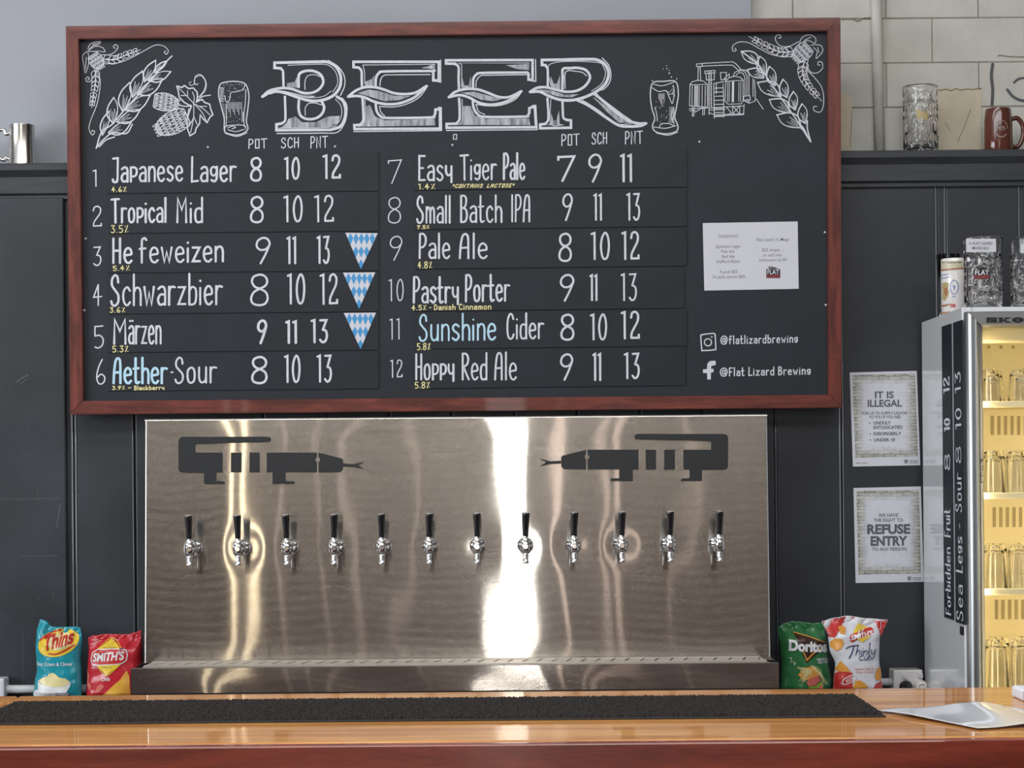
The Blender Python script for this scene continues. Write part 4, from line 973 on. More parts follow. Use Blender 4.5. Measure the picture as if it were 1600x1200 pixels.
# lizard emblem, one each way
def emb(pts, flip):
    out = []
    for x, y in pts:
        px, py = 220 + .2375 * x, 650 + .2375 * y
        if flip: px, py = 1138.75 - (px - 277) * (295 / 291), py - 4.5
        out.append((px, py))
    return out
def arc(cx, cy, r, a0, a1, n=6):
    return [(cx + r * math.cos(math.radians(a0 + (a1 - a0) * i / n)), cy + r * math.sin(math.radians(a0 + (a1 - a0) * i / n))) for i in range(n + 1)]
e0 = lambda x, y: P(x, y, YT - .0040)
for flip in (False, True):
    mb = MB()
    def EP(pts):
        q = emb(pts, flip); f = [e0(*p) for p in q]; f = [Vector((p_.x, p_.y + ty(p_.z) - YT, p_.z)) for p_ in f]
        if flip: f = f[::-1]
        from mathutils.geometry import tessellate_polygon
        n = len(f); tris = tessellate_polygon([[Vector((p.x, p.z, 0)) for p in f]])
        mb.add(f + [p + Vector((0, .0046, 0)) for p in f], [list(t) for t in tris] + [[i, (i + 1) % n, (i + 1) % n + n, i + n] for i in range(n)])
    EP(arc(268, 166, 30, 180, 270) + [(820, 135)] + arc(832, 153, 17, -60, 60) + [(820, 171), (372, 182)] + arc(362, 196, 14, 270, 180) + [(350, 240), (530, 240), (530, 370), (490, 372), (490, 428), (540, 431), (548, 447), (410, 447), (408, 372), (266, 372)] + arc(264, 346, 25, 90, 180))
    EP([(585, 240), (655, 240), (655, 370), (585, 370)]); EP([(708, 240), (775, 240), (775, 370), (708, 370)])
    EP([(822, 240), (1154, 240), (1154, 270), (1143, 280), (1143, 293), (1154, 303), (1154, 370), (948, 370), (948, 428), (1000, 430), (1007, 440), (1002, 446), (860, 447), (860, 370), (822, 370)])
    EP([(1164, 240), (1320, 280), (1326, 290), (1326, 350), (1308, 369), (1164, 370), (1164, 303), (1174, 293), (1174, 280), (1164, 270)])
    EP([(1327, 312), (1400, 316), (1465, 299), (1425, 323), (1465, 349), (1398, 335), (1327, 332)])
    ob = mb.build('lizard_emblem', m_black, tapwall)
    ob['label'] = 'black cut-out lizard with forked tongue facing ' + ('left' if flip else 'right')

# drip tray under the taps
tray = thing('drip_tray', 'long brushed steel drip tray along the foot of the tap wall', 'drip tray', P(710, 1084, -.42))
TY0, TY1 = -.42, YT - .004
fl, fr = P(204, 1043.5, TY0), P(1217, 1036, TY0); fz = P(204, 1084, TY0).z - .004
zt = (fl.z + fr.z) / 2
mb = MB(); N = 120; prof = [(TY0 + .012, zt - .0003), (TY0 + .0015, zt - .0004), (TY0, zt - .0018), (TY0, zt - .03), (TY0, zt - .055), (TY0, fz + .004), (TY0 + .004, fz)]
vs = []
for i in range(N + 1):
    x = fl.x + (fr.x - fl.x) * i / N
    for j, (y, z) in enumerate(prof):
        vs.append((x, y + (z - zt) * .05 * (1 if j > 1 else 0) + .004 - (.0006 * math.sin(x * 17 + z * 20) + .0006 * math.sin(x * 7 + 1)) * (1 if 2 < j < 6 else 0), z))
k = len(prof); mb.add(vs, [[i * k + j, i * k + j + 1, (i + 1) * k + j + 1, (i + 1) * k + j] for i in range(N) for j in range(k - 1)])
o = mb.build('front_face', m_steelt, tray, autosmooth=.35); uv_vertical(o)
mb = MB(); mb.box(fl.x, fl.x + .003, TY0 + .004, TY1, fz, zt - .001); mb.box(fr.x - .003, fr.x, TY0 + .004, TY1, fz, zt - .001)
mb.box(fl.x, fr.x, TY0 + .012, TY0 + .026, zt - .003, zt - .0006); mb.box(fl.x, fr.x, TY0 + .006, TY1, fz, fz + .003)
mb.build('body', bpy.data.materials['edge_steel'], tray)
gx0, gx1 = P(228, 1036, -.34).x, P(1195, 1031, -.34).x
mb = MB(); nb = 42; m_grate = M('grate_steel', (.62, .59, .55), .3, metal=1.0); gw = (gx1 - gx0)
mb.box(gx0, gx1, TY0 + .030, TY0 + .075, zt - .002, zt + .002); mb.box(gx0, gx1, TY1 - .035, TY1 - .002, zt - .002, zt + .002)
for i in range(nb + 1):
    x = gx0 + gw * i / nb; wv = gw / nb * .9 if i % 2 else gw / nb * .82
    sk = .02
    a = [(x - wv / 2, TY0 + .075), (x + wv / 2, TY0 + .075), (x + wv / 2 + sk, TY1 - .035), (x - wv / 2 + sk, TY1 - .035)]
    a = [(min(max(p[0], gx0), gx1), p[1]) for p in a]
    mb.add([(p[0], p[1], zt + .001) for p in a] + [(p[0], p[1], zt - .002) for p in a], [[0, 1, 2, 3], [7, 6, 5, 4], [0, 4, 5, 1], [1, 5, 6, 2], [2, 6, 7, 3], [3, 7, 4, 0]])
mb.build('grate', m_grate, tray)
mb = MB()
BZ = .815                          # top of the back bar, just out of sight behind the front counter
for x in (fl.x + .1, 0, fr.x - .1):
    mb.box(x - .02, x + .02, TY0 + .03, TY1 - .03, BZ, fz + .001)
mb.build('foot', m_black, tray)

# the twelve taps
def make_tap():
    t = thing('beer_tap', 'chrome beer tap with black handle, leftmost of the row of twelve', 'tap', (0, 0, 0), 'twelve beer taps')
    mb = MB(); mb.lathe([(.0245, -.0005), (.0245, -.004), (.021, -.008), (.0165, -.009), (.0165, -.016), (.0195, -.018), (.0195, -.024), (.0165, -.026), (.0165, -.032), (.0185, -.034), (.0185, -.041), (.013, -.045), (.012, -.075)], n=28, axis='Y')
    mb.build('shank', m_chrome, t, autosmooth=.6)
    mb = MB(); c = (0, -.090, 0)
    mb.lathe([(.0105, -.020), (.0135, -.017), (.0158, -.010), (.0165, 0), (.0158, .009), (.0142, .012), (.0158, .0135), (.0158, .017), (.0142, .0185), (.013, .022), (.0085, .024)], c, 28)
    mb.lathe([(.0045, 0), (.0075, -.001), (.008, -.004), (.0065, -.006)], (0, -.1055, 0), 16, 'Y')
    mb.build('valve_body', m_chrome, t, autosmooth=.6)
    mb = MB(); pts = [(0, -.090, -.016), (0, -.0905, -.026), (0, -.0925, -.036), (0, -.094, -.044), (0, -.0945, -.047), (0, -.0945, -.050)]
    mb.tube(pts, [.0105, .0085, .0078, .0085, .0095, .0088], 20); mb.build('spout', m_chrome, t, smooth=True)
    mb = MB(); mb.lathe([(.0088, .023), (.0088, .026), (.0075, .0275), (.0072, .031)], (0, -.0905, 0), 20)
    mb.build('ferrule', m_chrome, t, autosmooth=.6)
    mb = MB(); N = 10; prof = [(.0072, .030), (.0082, .032), (.0092, .055), (.0112, .090), (.0118, .098), (.0108, .101), (.004, .1012)]
    mb.lathe(prof, (0, 0, 0), N)
    q = Matrix.Rotation(math.radians(8), 3, 'X')
    mb.v = [q @ (v - Vector((0, 0, .03))) + Vector((0, -.0905, .03)) for v in mb.v]
    mb.build('handle', m_tapblack, t, autosmooth=.75)
    return t
proto = make_tap()
TL = ['chrome beer tap with black handle, leftmost of the row of twelve', 'second beer tap from the left, in the twin warm streaks', 'third beer tap from the left', 'fourth beer tap from the left', 'fifth beer tap from the left, below the right-facing lizard tongue', 'sixth beer tap from the left, just left of centre',
      'seventh beer tap from the left, left edge of the bright central streak', 'eighth beer tap, right edge of the bright central streak', 'ninth beer tap from the left, fourth from the right end', 'third beer tap from the right end', 'second beer tap from the right end', 'chrome beer tap with black handle, rightmost of the row of twelve']
tilt = [2, 1.5, 2.5, -.5, 1, -1, .5, -1.5, -1.5, -1, 0, -.5]
for i, c in enumerate(tapc):
    o = proto if i == 0 else dup(proto, (0, 0, 0))
    o.location = Vector((c.x, ty(c.z) - .0012, c.z)); o['label'] = TL[i]
    hd_ = [ch for ch in o.children if ch.name.startswith('handle')][0]
    hd_.rotation_euler = (0, math.radians(-tilt[i] * .5), 0)

# ------------------------------------------------------------------ the back bar the tray and the bags stand on (hidden behind the front counter)
mb = MB(); mb.bevbox(P(-160, 1000).x, 1.25, -.62, -.10, BZ - .04, BZ, .004); mb.box(P(-140, 1000).x, 1.24, -.58, -.10, 0, BZ - .04)
tag(mb.build('back_bar_bench', m_bench, origin=(-.2, -.3, 0)), 'dark back bar bench under the steel drip tray', 'bench')

# ------------------------------------------------------------------ wall services
t = thing('pipe_run', 'white plastic pipe and junction box low on the left wall', 'pipe', P(60, 1085, -.03))
mb = MB(); a, b = P(-150, 1078.5, -.045), P(135, 1076, -.045); mb.tube([a, a.lerp(b, .5), b], .0135, 16); mb.build('pipe', m_white, t, smooth=True)
mb = MB(); a, b = P(-22, 1059, -.06), P(10, 1089, -.06); mb.bevbox(a.x, b.x, -.085, -.022, b.z, a.z, .006); mb.build('junction_box', m_white, t)
t = thing('power_outlet', 'cream double power point low on the wall beside the fridge', 'power outlet', P(1420, 1080, -.05))
a, b = P(1396, 1047, -.075), P(1449, 1088, -.075)
mb = MB(); mb.bevbox(a.x, 1.262, -.075, -.001, b.z, a.z, .004); mb.build('mounting_box', m_ceram, t)
mb = MB()
for x, y in ((1413, 1057), (1438, 1056)):
    c = P(x, y, -.076); mb.bevbox(c.x - .008, c.x + .008, -.080, -.074, c.z - .007, c.z + .007, .002)
mb.build('switch', m_white, t)
c = P(1415.5, 1073, -.09); mb = MB(); mb.lathe([(.018, .014), (.020, .008), (.0205, -.006), (.016, -.014), (.004, -.016)], c, 24, 'Y'); mb.build('plug', m_tapblack, t, autosmooth=.6)['label'] = 'round black plug'
c = P(1439, 1073, -.09); mb = MB(); mb.lathe([(.018, .014), (.020, .008), (.0205, -.006), (.016, -.014), (.011, -.016), (.010, -.011), (.004, -.011)], c, 24, 'Y'); mb.build('plug', m_ceram, t, autosmooth=.6)['label'] = 'round cream plug'
mb = MB(); a, b = P(1350, 1066, -.04), P(1396, 1065.5, -.04); mb.tube([a, a.lerp(b, .5), b], .012, 14)
mb.build('conduit', m_white, t, smooth=True)

# ------------------------------------------------------------------ licensing posters
def poster_mat():
    m = bpy.data.materials.new('poster_brick_print'); t, b = nt(m)
    b.inputs['Roughness'].default_value = .6
    tc = t.nodes.new('ShaderNodeTexCoord'); mp = t.nodes.new('ShaderNodeMapping')
    mp.inputs['Rotation'].default_value = (PI / 2, 0, 0); mp.inputs['Scale'].default_value = (1, 1, 1)
    t.links.new(tc.outputs['Object'], mp.inputs['Vector'])
    br = t.nodes.new('ShaderNodeTexBrick'); br.inputs['Scale'].default_value = 1.0
    br.inputs['Brick Width'].default_value = .034; br.inputs['Row Height'].default_value = .0105; br.inputs['Mortar Size'].default_value = .0009
    br.inputs['Color1'].default_value = (.52, .50, .42, 1); br.inputs['Color2'].default_value = (.30, .29, .24, 1); br.inputs['Mortar'].default_value = (.03, .03, .025, 1)
    nz = t.nodes.new('ShaderNodeTexNoise'); nz.inputs['Scale'].default_value = 40
    ad = t.nodes.new('ShaderNodeMix'); ad.data_type = 'VECTOR'; ad.inputs[0].default_value = .012
    t.links.new(tc.outputs['Object'], nz.inputs['Vector'])
    t.links.new(mp.outputs['Vector'], ad.inputs[4]); t.links.new(nz.outputs['Color'], ad.inputs[5]); t.links.new(ad.outputs[1], br.inputs['Vector'])
    sep = t.nodes.new('ShaderNodeSeparateXYZ'); t.links.new(tc.outputs['Generated'], sep.inputs[0])
    def edge(out):
        s = t.nodes.new('ShaderNodeMath'); s.operation = 'SUBTRACT'; s.inputs[1].default_value = .5; t.links.new(out, s.inputs[0])
        a = t.nodes.new('ShaderNodeMath'); a.operation = 'ABSOLUTE'; t.links.new(s.outputs[0], a.inputs[0]); return a.outputs[0]
    ex = edge(sep.outputs[0]); ez = edge(sep.outputs[2])
    mrx = t.nodes.new('ShaderNodeMapRange'); mrx.inputs['From Min'].default_value = .31; mrx.inputs['From Max'].default_value = .49; t.links.new(ex, mrx.inputs['Value'])
    mrz = t.nodes.new('ShaderNodeMapRange'); mrz.inputs['From Min'].default_value = .37; mrz.inputs['From Max'].default_value = .49; t.links.new(ez, mrz.inputs['Value'])
    mxx = t.nodes.new('ShaderNodeMath'); mxx.operation = 'MAXIMUM'; t.links.new(mrx.outputs[0], mxx.inputs[0]); t.links.new(mrz.outputs[0], mxx.inputs[1])
    ns = t.nodes.new('ShaderNodeTexNoise'); ns.inputs['Scale'].default_value = 60; t.links.new(tc.outputs['Object'], ns.inputs['Vector'])
    ml = t.nodes.new('ShaderNodeMath'); ml.operation = 'MULTIPLY_ADD'; ml.inputs[1].default_value = .5; ml.inputs[2].default_value = -.25; t.links.new(ns.outputs['Fac'], ml.inputs[0])
    sm = t.nodes.new('ShaderNodeMath'); sm.operation = 'ADD'; sm.use_clamp = True; t.links.new(mxx.outputs[0], sm.inputs[0]); t.links.new(ml.outputs[0], sm.inputs[1])
    mx = t.nodes.new('ShaderNodeMix'); mx.data_type = 'RGBA'; mx.inputs[6].default_value = (.63, .635, .69, 1)
    t.links.new(sm.outputs[0], mx.inputs[0]); t.links.new(br.outputs['Color'], mx.inputs[7]); t.links.new(mx.outputs[2], b.inputs['Base Color'])
    return m
m_poster = poster_mat()
def poster(cor, inner, label, lines, note):
    t = thing('poster', label, 'poster', P(*cor[3], 0), 'white licensing posters')
    quad_slab(cor, -.0022, -.0004).build('sheet', m_paper, t)
    mb = MB(); mb.add([P(x, y, -.0026) for x, y in inner], [[0, 1, 2, 3]]); mb.build('brick_border', m_poster, t)
    mp = lambda x, y: P(x, y, -.0030)
    mb = MB()
    for txt, x0, x1, y0, y1, bd in lines: printed(mb, txt, x0, x1, y0, y1, mp, bd, slope=-.008)
    mb.build('print', m_ink, t)
    mb = MB(); x0, y0 = note
    poly(mb, [(x0, y0 + 1), (x0 + 2, y0 - 1), (x0 + 4, y0 - 1.6), (x0 + 6, y0 - .8), (x0 + 7, y0 + 1), (x0 + 6, y0 + 3), (x0 + 6.5, y0 + 5), (x0 + 1, y0 + 5), (x0 + 1.6, y0 + 3)], mp)
    ribbon(mb, [(x0 + 9, y0 + 1), (x0 + 22, y0 + .8)], 1.3, mp, False); ribbon(mb, [(x0 + 9, y0 + 4), (x0 + 22, y0 + 3.8)], 1.1, mp, False)
    mb.build('government_crest', m_inkl, t)
    return t
q7 = lambda x, y: (1320 + x * .14161, 570 + y * .14167)
def ln(org, txt, x0, x1, y0, y1, b=0.0):
    return (txt, org[0] + x0 * .14161, org[0] + x1 * .14161, org[1] + y0 * .14167, org[1] + y1 * .14167, b)
O1, O2 = (1320, 570), (1320, 750)
t = poster([(1327.6, 582), (1432.5, 579.5), (1438, 727), (1332.8, 729)], [(1332, 586), (1429.5, 583.5), (1434, 713), (1336.5, 715)], 'white poster headed IT IS ILLEGAL, on the dark wall left of the fridge',
       [ln(O1, 'IT IS', 332, 540, 297, 367, .03), ln(O1, 'ILLEGAL', 252, 630, 390, 462, .03), ln(O1, 'FOR US TO SUPPLY LIQUOR', 192, 690, 520, 550, .02), ln(O1, 'TO YOU IF YOU ARE:', 265, 620, 562, 592, .02),
        ln(O1, 'UNDULY', 316, 508, 625, 658, .03), ln(O1, 'INTOXICATED', 316, 636, 674, 708, .03), ln(O1, 'DISORDERLY', 318, 625, 744, 777, .03), ln(O1, 'UNDER 18', 322, 552, 812, 845, .03)], (1412, 719))
mb = MB()
for x, y in ((275, 645), (280, 762), (283, 830)): disc(mb, q7(x, y), 1.1, lambda x, y: P(x, y, -.0030))
printed(mb, 'ISSUE SAFELY', *[1337.2, 1356.5], 722.5, 724.5, lambda x, y: P(x, y, -.0030), 0)
mb.build('bullet', m_ink, t)
poster([(1333.6, 762.5), (1438.8, 760), (1443.6, 909), (1337, 911)], [(1338, 767), (1435.6, 765.5), (1439, 896), (1341.5, 897.5)], 'white poster reading REFUSE ENTRY, the lower one left of the fridge',
       [ln(O2, 'WE HAVE', 372, 588, 370, 408, .015), ln(O2, 'THE RIGHT TO', 318, 640, 426, 463, .015), ln(O2, 'REFUSE', 246, 722, 495, 592, .045), ln(O2, 'ENTRY', 284, 692, 626, 722, .045), ln(O2, 'TO ANY PERSON', 300, 680, 746, 782, .015)], (1417, 902))

# ------------------------------------------------------------------ snack bags
def bagmat(name, col, rough=.16):
    return M(name, col, rough, spec=.5, coat=.3, bump=(40, .8, .004))
def make_bag(label, mat, L, Rr, T, bot, yb, bulge, seed, name='snack_bag'):
    """L, Rr: [(py, px)...] side outlines; T: [(u, py)...] top edge; returns (thing, surface map)"""
    t = thing(name, label, 'snack bag', P((L[-1][1] + Rr[-1][1]) / 2, bot, yb))
    def itp(tb, v):
        if v <= tb[0][0]: return tb[0][1]
        for (a, x), (b, y) in zip(tb, tb[1:]):
            if v <= b:
                s = (v - a) / (b - a); s = s * s * (3 - 2 * s); return x + (y - x) * s
        return tb[-1][1]
    rn_ = random.Random(seed); ph = [rn_.random() * 6 for _ in range(6)]
    def off(u, v):
        e = max(0, 1 - abs(2 * u - 1) ** 2.4) ** .6
        g = min(1, max(0, (v - .045) / .22)); g = g * g * (3 - 2 * g); gb = min(1, max(0, (1.02 - v) / .12)) ** .5
        cr = math.sin(u * 19 + ph[0] + 3 * math.sin(v * 7 + ph[1])) * math.exp(-((v - .12) / .14) ** 2) * .006 + math.sin(u * 14 + ph[2]) * math.exp(-((v - 1) / .12) ** 2) * .004
        cr += .004 * noise.noise((u * 4 + ph[3], v * 5, ph[4])) + .0025 * math.sin(v * 30 + ph[5]) * (abs(2 * u - 1) ** 3)
        crimp = .0012 * math.sin(v * 420) if v < .045 else 0
        return bulge * e * g * gb + cr * min(1, e * 1.5) + crimp
    def top(u): return itp(T, u)
    def pos(u, v, front):
        py = top(u) + (bot - top(u)) * v
        px = itp(L, py) + (itp(Rr, py) - itp(L, py)) * u
        p = P(px, py, yb); d = off(u, v)
        p.y = yb - d - .0006 if front else yb + d * .8 + .0006
        return p
    nu, nv = 44, 56
    mb = MB(); vs = []
    for fr_ in (True, False):
        for j in range(nv + 1):
            for i in range(nu + 1): vs.append(pos(i / nu, j / nv, fr_))
    k = (nu + 1) * (nv + 1); fs = []
    for s_ in (0, k):
        for j in range(nv):
            for i in range(nu):
                a = s_ + j * (nu + 1) + i; fs.append([a, a + 1, a + nu + 2, a + nu + 1])
    rim = [i for i in range(nu + 1)] + [j * (nu + 1) + nu for j in range(1, nv + 1)] + [nv * (nu + 1) + i for i in range(nu - 1, -1, -1)] + [j * (nu + 1) for j in range(nv - 1, 0, -1)]
    for a, b in zip(rim, rim[1:] + rim[:1]): fs.append([a, b, b + k, a + k])
    mb.add(vs, fs)
    mb.build('wrapper', mat, t, smooth=True)
    def mapf(lift):
        def f(px, py):
            u = .5
            for _ in range(3):
                l_, r_ = itp(L, py), itp(Rr, py); u = min(1, max(0, (px - l_) / (r_ - l_)))
            v = min(1, max(0, (py - top(u)) / (bot - top(u))))
            p = P(l_ + (r_ - l_) * u, min(py, bot), yb); p.y = yb - off(u, v) - .0006 - lift
            return p
        return f
    return t, mapf
def grid_poly(mb, pts, mp, st=2.2):
    """filled outline cut into a fine mesh so it follows a curved bag"""
    bm = bmesh.new()
    from mathutils.geometry import tessellate_polygon
    tris = tessellate_polygon([[Vector((p[0], p[1], 0)) for p in pts]])
    vs = [bm.verts.new((p[0], p[1], 0)) for p in pts]
    for a in tris:
        try: bm.faces.new([vs[i] for i in a])
        except ValueError: pass
    xs = [p[0] for p in pts]; ys = [p[1] for p in pts]
    x = min(xs) + st
    while x < max(xs):
        bmesh.ops.bisect_plane(bm, geom=bm.verts[:] + bm.edges[:] + bm.faces[:], plane_co=(x, 0, 0), plane_no=(1, 0, 0)); x += st
    y = min(ys) + st
    while y < max(ys):
        bmesh.ops.bisect_plane(bm, geom=bm.verts[:] + bm.edges[:] + bm.faces[:], plane_co=(0, y, 0), plane_no=(0, 1, 0)); y += st
    bm.verts.index_update()
    mb.add([mp(v.co.x, v.co.y) for v in bm.verts], [[v.index for v in f.verts] for f in bm.faces]); bm.free()
def ell(cx, cy, rx, ry, ang=0, n=40):
    ca, sa = math.cos(ang), math.sin(ang)
    return [(cx + rx * math.cos(t * 2 * PI / n) * ca - ry * math.sin(t * 2 * PI / n) * sa, cy + rx * math.cos(t * 2 * PI / n) * sa + ry * math.sin(t * 2 * PI / n) * ca) for t in range(n)]
def g(name, m, par, shapes, mp, ribs=(), texts=()):
    mb = MB()
    for s_ in shapes: grid_poly(mb, s_, mp)
    for pts, w in ribs: ribbon(mb, smooth(pts), w, mp)
    for a in texts: printed(mb, *a[:5], mp, *a[5:], cut=1.6)
    return mb.build(name, m, par)
k8 = lambda pts: [(x * .1625, 940 + y * .1625) for x, y in pts]
k1 = lambda pts: [(1190 + x * .1625, 940 + y * .1625) for x, y in pts]
def tx(tr, txt, x0, x1, y0, y1, bold=0.0, slope=0.0, shear=0.0):
    (a, c), (b, d) = tr([(x0, y0), (x1, y1)]); return (txt, a, b, c, d, bold, slope, shear)
m_gold = M('label_gold', (.80, .56, .05), .3, coat=.3); m_red = M('label_red', (.52, .035, .03), .3, coat=.3); m_cream = M('label_cream', (.78, .68, .34), .35, coat=.2)
m_lwhite = M('label_white', (.78, .78, .80), .3, coat=.3); m_orange = M('label_chip_orange', (.72, .32, .05), .35, coat=.2); m_navy = M('label_navy', (.03, .04, .13), .35)
m_dbrown = M('label_dark_brown', (.05, .02, .012), .35); m_lime = M('label_green', (.25, .42, .05), .35); m_pinkred = M('label_soft_red', (.66, .16, .13), .35)
# teal bag
t, mf = make_bag('teal chip bag with a yellow oval logo, at the far left of the bar', bagmat('teal_foil', (.02, .30, .38)),
    [(967, 62.5), (989, 57), (1013, 55.5), (1046, 57.5), (1066, 54), (1092, 51)], [(967, 126), (980, 126), (1002, 128.5), (1031, 126), (1054, 127.5), (1092, 128)],
    [(0, 967.3), (.12, 969.5), (.36, 979.5), (.6, 979.5), (.9, 979), (1, 980.5)], 1092, -.11, .042, 1)
a0 = math.radians(-14)
g('logo_oval', m_gold, t, [ell(*k8([(578, 388)])[0], 195 * .1625, 128 * .1625, a0)], mf(0.0020))
g('logo_glow', m_cream, t, [ell(*k8([(600, 375)])[0], 120 * .1625, 78 * .1625, a0)], mf(0.0027))
g('logo_lettering', m_red, t, [], mf(0.0037), [(k8([(405, 365), (455, 320), (520, 285), (590, 268)]), 2.4), (k8([(500, 488), (570, 492), (660, 455), (735, 405)]), 2.2)], [tx(k8, 'Thins', 450, 722, 330, 462, .035, -.27, -.02)])
g('flavour_lettering', m_lwhite, t, [], mf(0.0027), [], [tx(k8, 'Sour Cream & Chives', 372, 715, 572, 606, .01)])
g('bowl_picture', m_lwhite, t, [k8([(388, 745), (420, 780), (540, 805), (640, 800), (705, 765), (700, 800), (672, 850), (655, 895), (420, 895), (390, 840)])], mf(0.0024))
g('chips_picture', m_cream, t, [k8([(395, 745), (440, 720), (490, 705), (500, 680), (540, 670), (575, 690), (600, 715), (660, 725), (700, 760), (660, 800), (560, 808), (440, 790)])], mf(0.0031))
g('badge', m_navy, t, [k8([(565, 862), (692, 862), (692, 905), (565, 905)])], mf(0.0034)); g('badge_lettering', m_lwhite, t, [k8([(570, 868), (688, 868), (688, 880), (570, 880)]), k8([(575, 888), (600, 888), (600, 902), (575, 902)]), k8([(610, 888), (680, 888), (680, 902), (610, 902)])], mf(0.0043))
g('flower_picture', m_lwhite, t, [k8([(330, 880), (350, 845), (390, 835), (430, 855), (440, 900), (335, 905)])], mf(0.0024))
# red bag
t, mf = make_bag('red chip bag with a diamond logo, left end of the drip tray', bagmat('red_foil', (.50, .022, .035)),
    [(985, 138.5), (1000, 138), (1018, 138), (1044, 136.5), (1092, 134.5)], [(985, 220.5), (1013, 222), (1044, 221), (1092, 221)],
    [(0, 996), (.08, 993), (.35, 990.5), (.75, 991), (.88, 988), (1, 984.5)], 1092, -.10, .040, 2)
g('logo_diamond', m_gold, t, [k8([(1080, 350), (1190, 450), (1180, 600), (1050, 695), (950, 600), (960, 450)])], mf(0.0020), [(k8([(955, 452), (1080, 345), (1200, 448)]), .9), (k8([(950, 600), (1050, 698), (1175, 600)]), .9)])
g('logo_outline', m_lwhite, t, [k8([(905, 480), (960, 445), (1180, 440), (1235, 450), (1252, 500), (1240, 560), (1190, 590), (950, 605), (905, 600), (888, 550)])], mf(0.0027))
g('logo_band', m_red, t, [k8([(912, 485), (962, 453), (1180, 448), (1228, 457), (1243, 502), (1232, 556), (1188, 581), (952, 596), (912, 592), (897, 548)])], mf(0.0034))
g('logo_corner', m_navy, t, [k8([(1170, 436), (1225, 440), (1180, 452)]), k8([(905, 612), (960, 606), (930, 618)])], mf(0.0037))
g('logo_lettering', m_lwhite, t, [], mf(0.0044), [], [tx(k8, "SMITH'S", 912, 1212, 490, 566, .03, -.07, .14)])
g('flavour_lettering', m_lwhite, t, [], mf(0.0024), [], [tx(k8, 'Chilli', 1000, 1085, 716, 748, .01), tx(k8, 'THE ORIGINAL', 880, 955, 362, 372, 0, -.05), tx(k8, 'and Cut', 880, 930, 398, 408, 0, -.05)])
g('small_lettering', m_ink, t, [], mf(0.0031), [], [tx(k8, 'the original', 1015, 1140, 425, 440, 0), tx(k8, 'crinkle cut', 1000, 1105, 612, 625, 0)])
g('chips_picture', m_orange, t, [k8([(1000, 895), (1060, 845), (1120, 790), (1180, 740), (1210, 690), (1240, 650), (1262, 700), (1275, 895)])], mf(0.0020))
g('chip_ridge', m_gold, t, [], mf(0.0029), [(k8([(1030 + 26 * i, 890), (1090 + 24 * i, 840 - 6 * i), (1150 + 18 * i, 770 - 10 * i)]), .9) for i in range(6)])
g('gloss_patch', m_pinkred, t, [k8([(850, 640), (875, 700), (865, 760), (900, 800), (880, 850), (850, 800)]), k8([(960, 800), (1000, 780), (1030, 800), (980, 860), (930, 870)])], mf(0.0020))
# green bag
t, mf = make_bag('green corn chip bag, right end of the drip tray', bagmat('green_foil', (.035, .17, .06)),
    [(972, 1214.3), (1008, 1218), (1038, 1221), (1084, 1219.5)], [(972, 1287), (1003, 1291), (1031, 1295.5), (1060, 1299), (1084, 1299)],
    [(0, 979), (.15, 974), (.32, 970.5), (.6, 972), (.8, 973.5), (1, 972)], 1084, -.105, .040, 3)
g('logo_triangle', m_dbrown, t, [k1([(295, 280), (630, 392), (410, 580)])], mf(0.0020))
g('logo_flame', m_orange, t, [], mf(0.0029), [(k1([(300, 288), (450, 330), (600, 385)]), 1.4), (k1([(640, 400), (500, 470), (415, 550)]), 2.2), (k1([(415, 550), (395, 500), (370, 450)]), 1.8)])
g('logo_lettering', m_lwhite, t, [], mf(0.0039), [], [tx(k1, 'Doritos', 246, 622, 362, 456, .05, .05)])
g('flavour_lettering', m_lwhite, t, [], mf(0.0027), [(k1([(250, 535), (270, 530), (265, 580)]), .8), (k1([(285, 560), (300, 590), (310, 575), (300, 600)]), .8)], [tx(k1, 'ORIGINAL', 512, 628, 533, 556, .02), tx(k1, 'SALTED', 525, 628, 562, 584, .02)])
g('corn_chip_picture', m_orange, t, [k1([(330, 690), (400, 620), (470, 610), (520, 650), (540, 700), (470, 740), (380, 740)])], mf(0.0022))
g('straw_picture', m_cream, t, [], mf(0.0029), [(k1([(320 + R.random() * 60, 610 + R.random() * 60), (400 + R.random() * 60, 640 + R.random() * 60), (340 + R.random() * 80, 690 + R.random() * 80)]), .7) for _ in range(14)] + [(k1([(440 + R.random() * 60, 600 + R.random() * 40), (500 + R.random() * 60, 640 + R.random() * 40), (560 + R.random() * 60, 720 + R.random() * 90)]), .7) for _ in range(10)])
g('meat_picture', m_pinkred, t, [k1([(410, 760), (450, 720), (520, 700), (550, 740), (500, 790), (430, 800)]), k1([(500, 830), (560, 790), (585, 840), (550, 875), (480, 870)])], mf(0.0036))
g('lettuce_picture', m_lime, t, [k1([(430, 805), (500, 795), (550, 760), (560, 785), (510, 830), (440, 835)])], mf(0.0039))
# white and red bag
t, mf = make_bag('white and red chip bag in front of the green one', bagmat('white_foil', (.66, .66, .70), .2),
    [(960, 1284), (970, 1284.5), (995, 1294), (1013, 1296), (1038, 1305), (1064, 1302.5), (1084, 1301.5)], [(960, 1387.5), (968, 1387), (985, 1380), (1000, 1374.5), (1031, 1374), (1056, 1377), (1084, 1379.5)],
    [(0, 970), (.2, 965), (.38, 962), (.7, 966), (1, 968.3)], 1084, -.20, .040, 4)
for s_ in [k1([(585, 188), (700, 160), (830, 140), (900, 150), (780, 200), (720, 290), (690, 340), (640, 335)]), k1([(1075, 180), (1210, 178), (1150, 330), (1130, 345), (1120, 260)]), k1([(690, 690), (740, 660), (850, 670), (850, 840), (690, 838)]), k1([(1040, 838), (1080, 780), (1160, 750), (1166, 838)])]: g('red_corner', m_red, t, [s_], mf(0.0020))
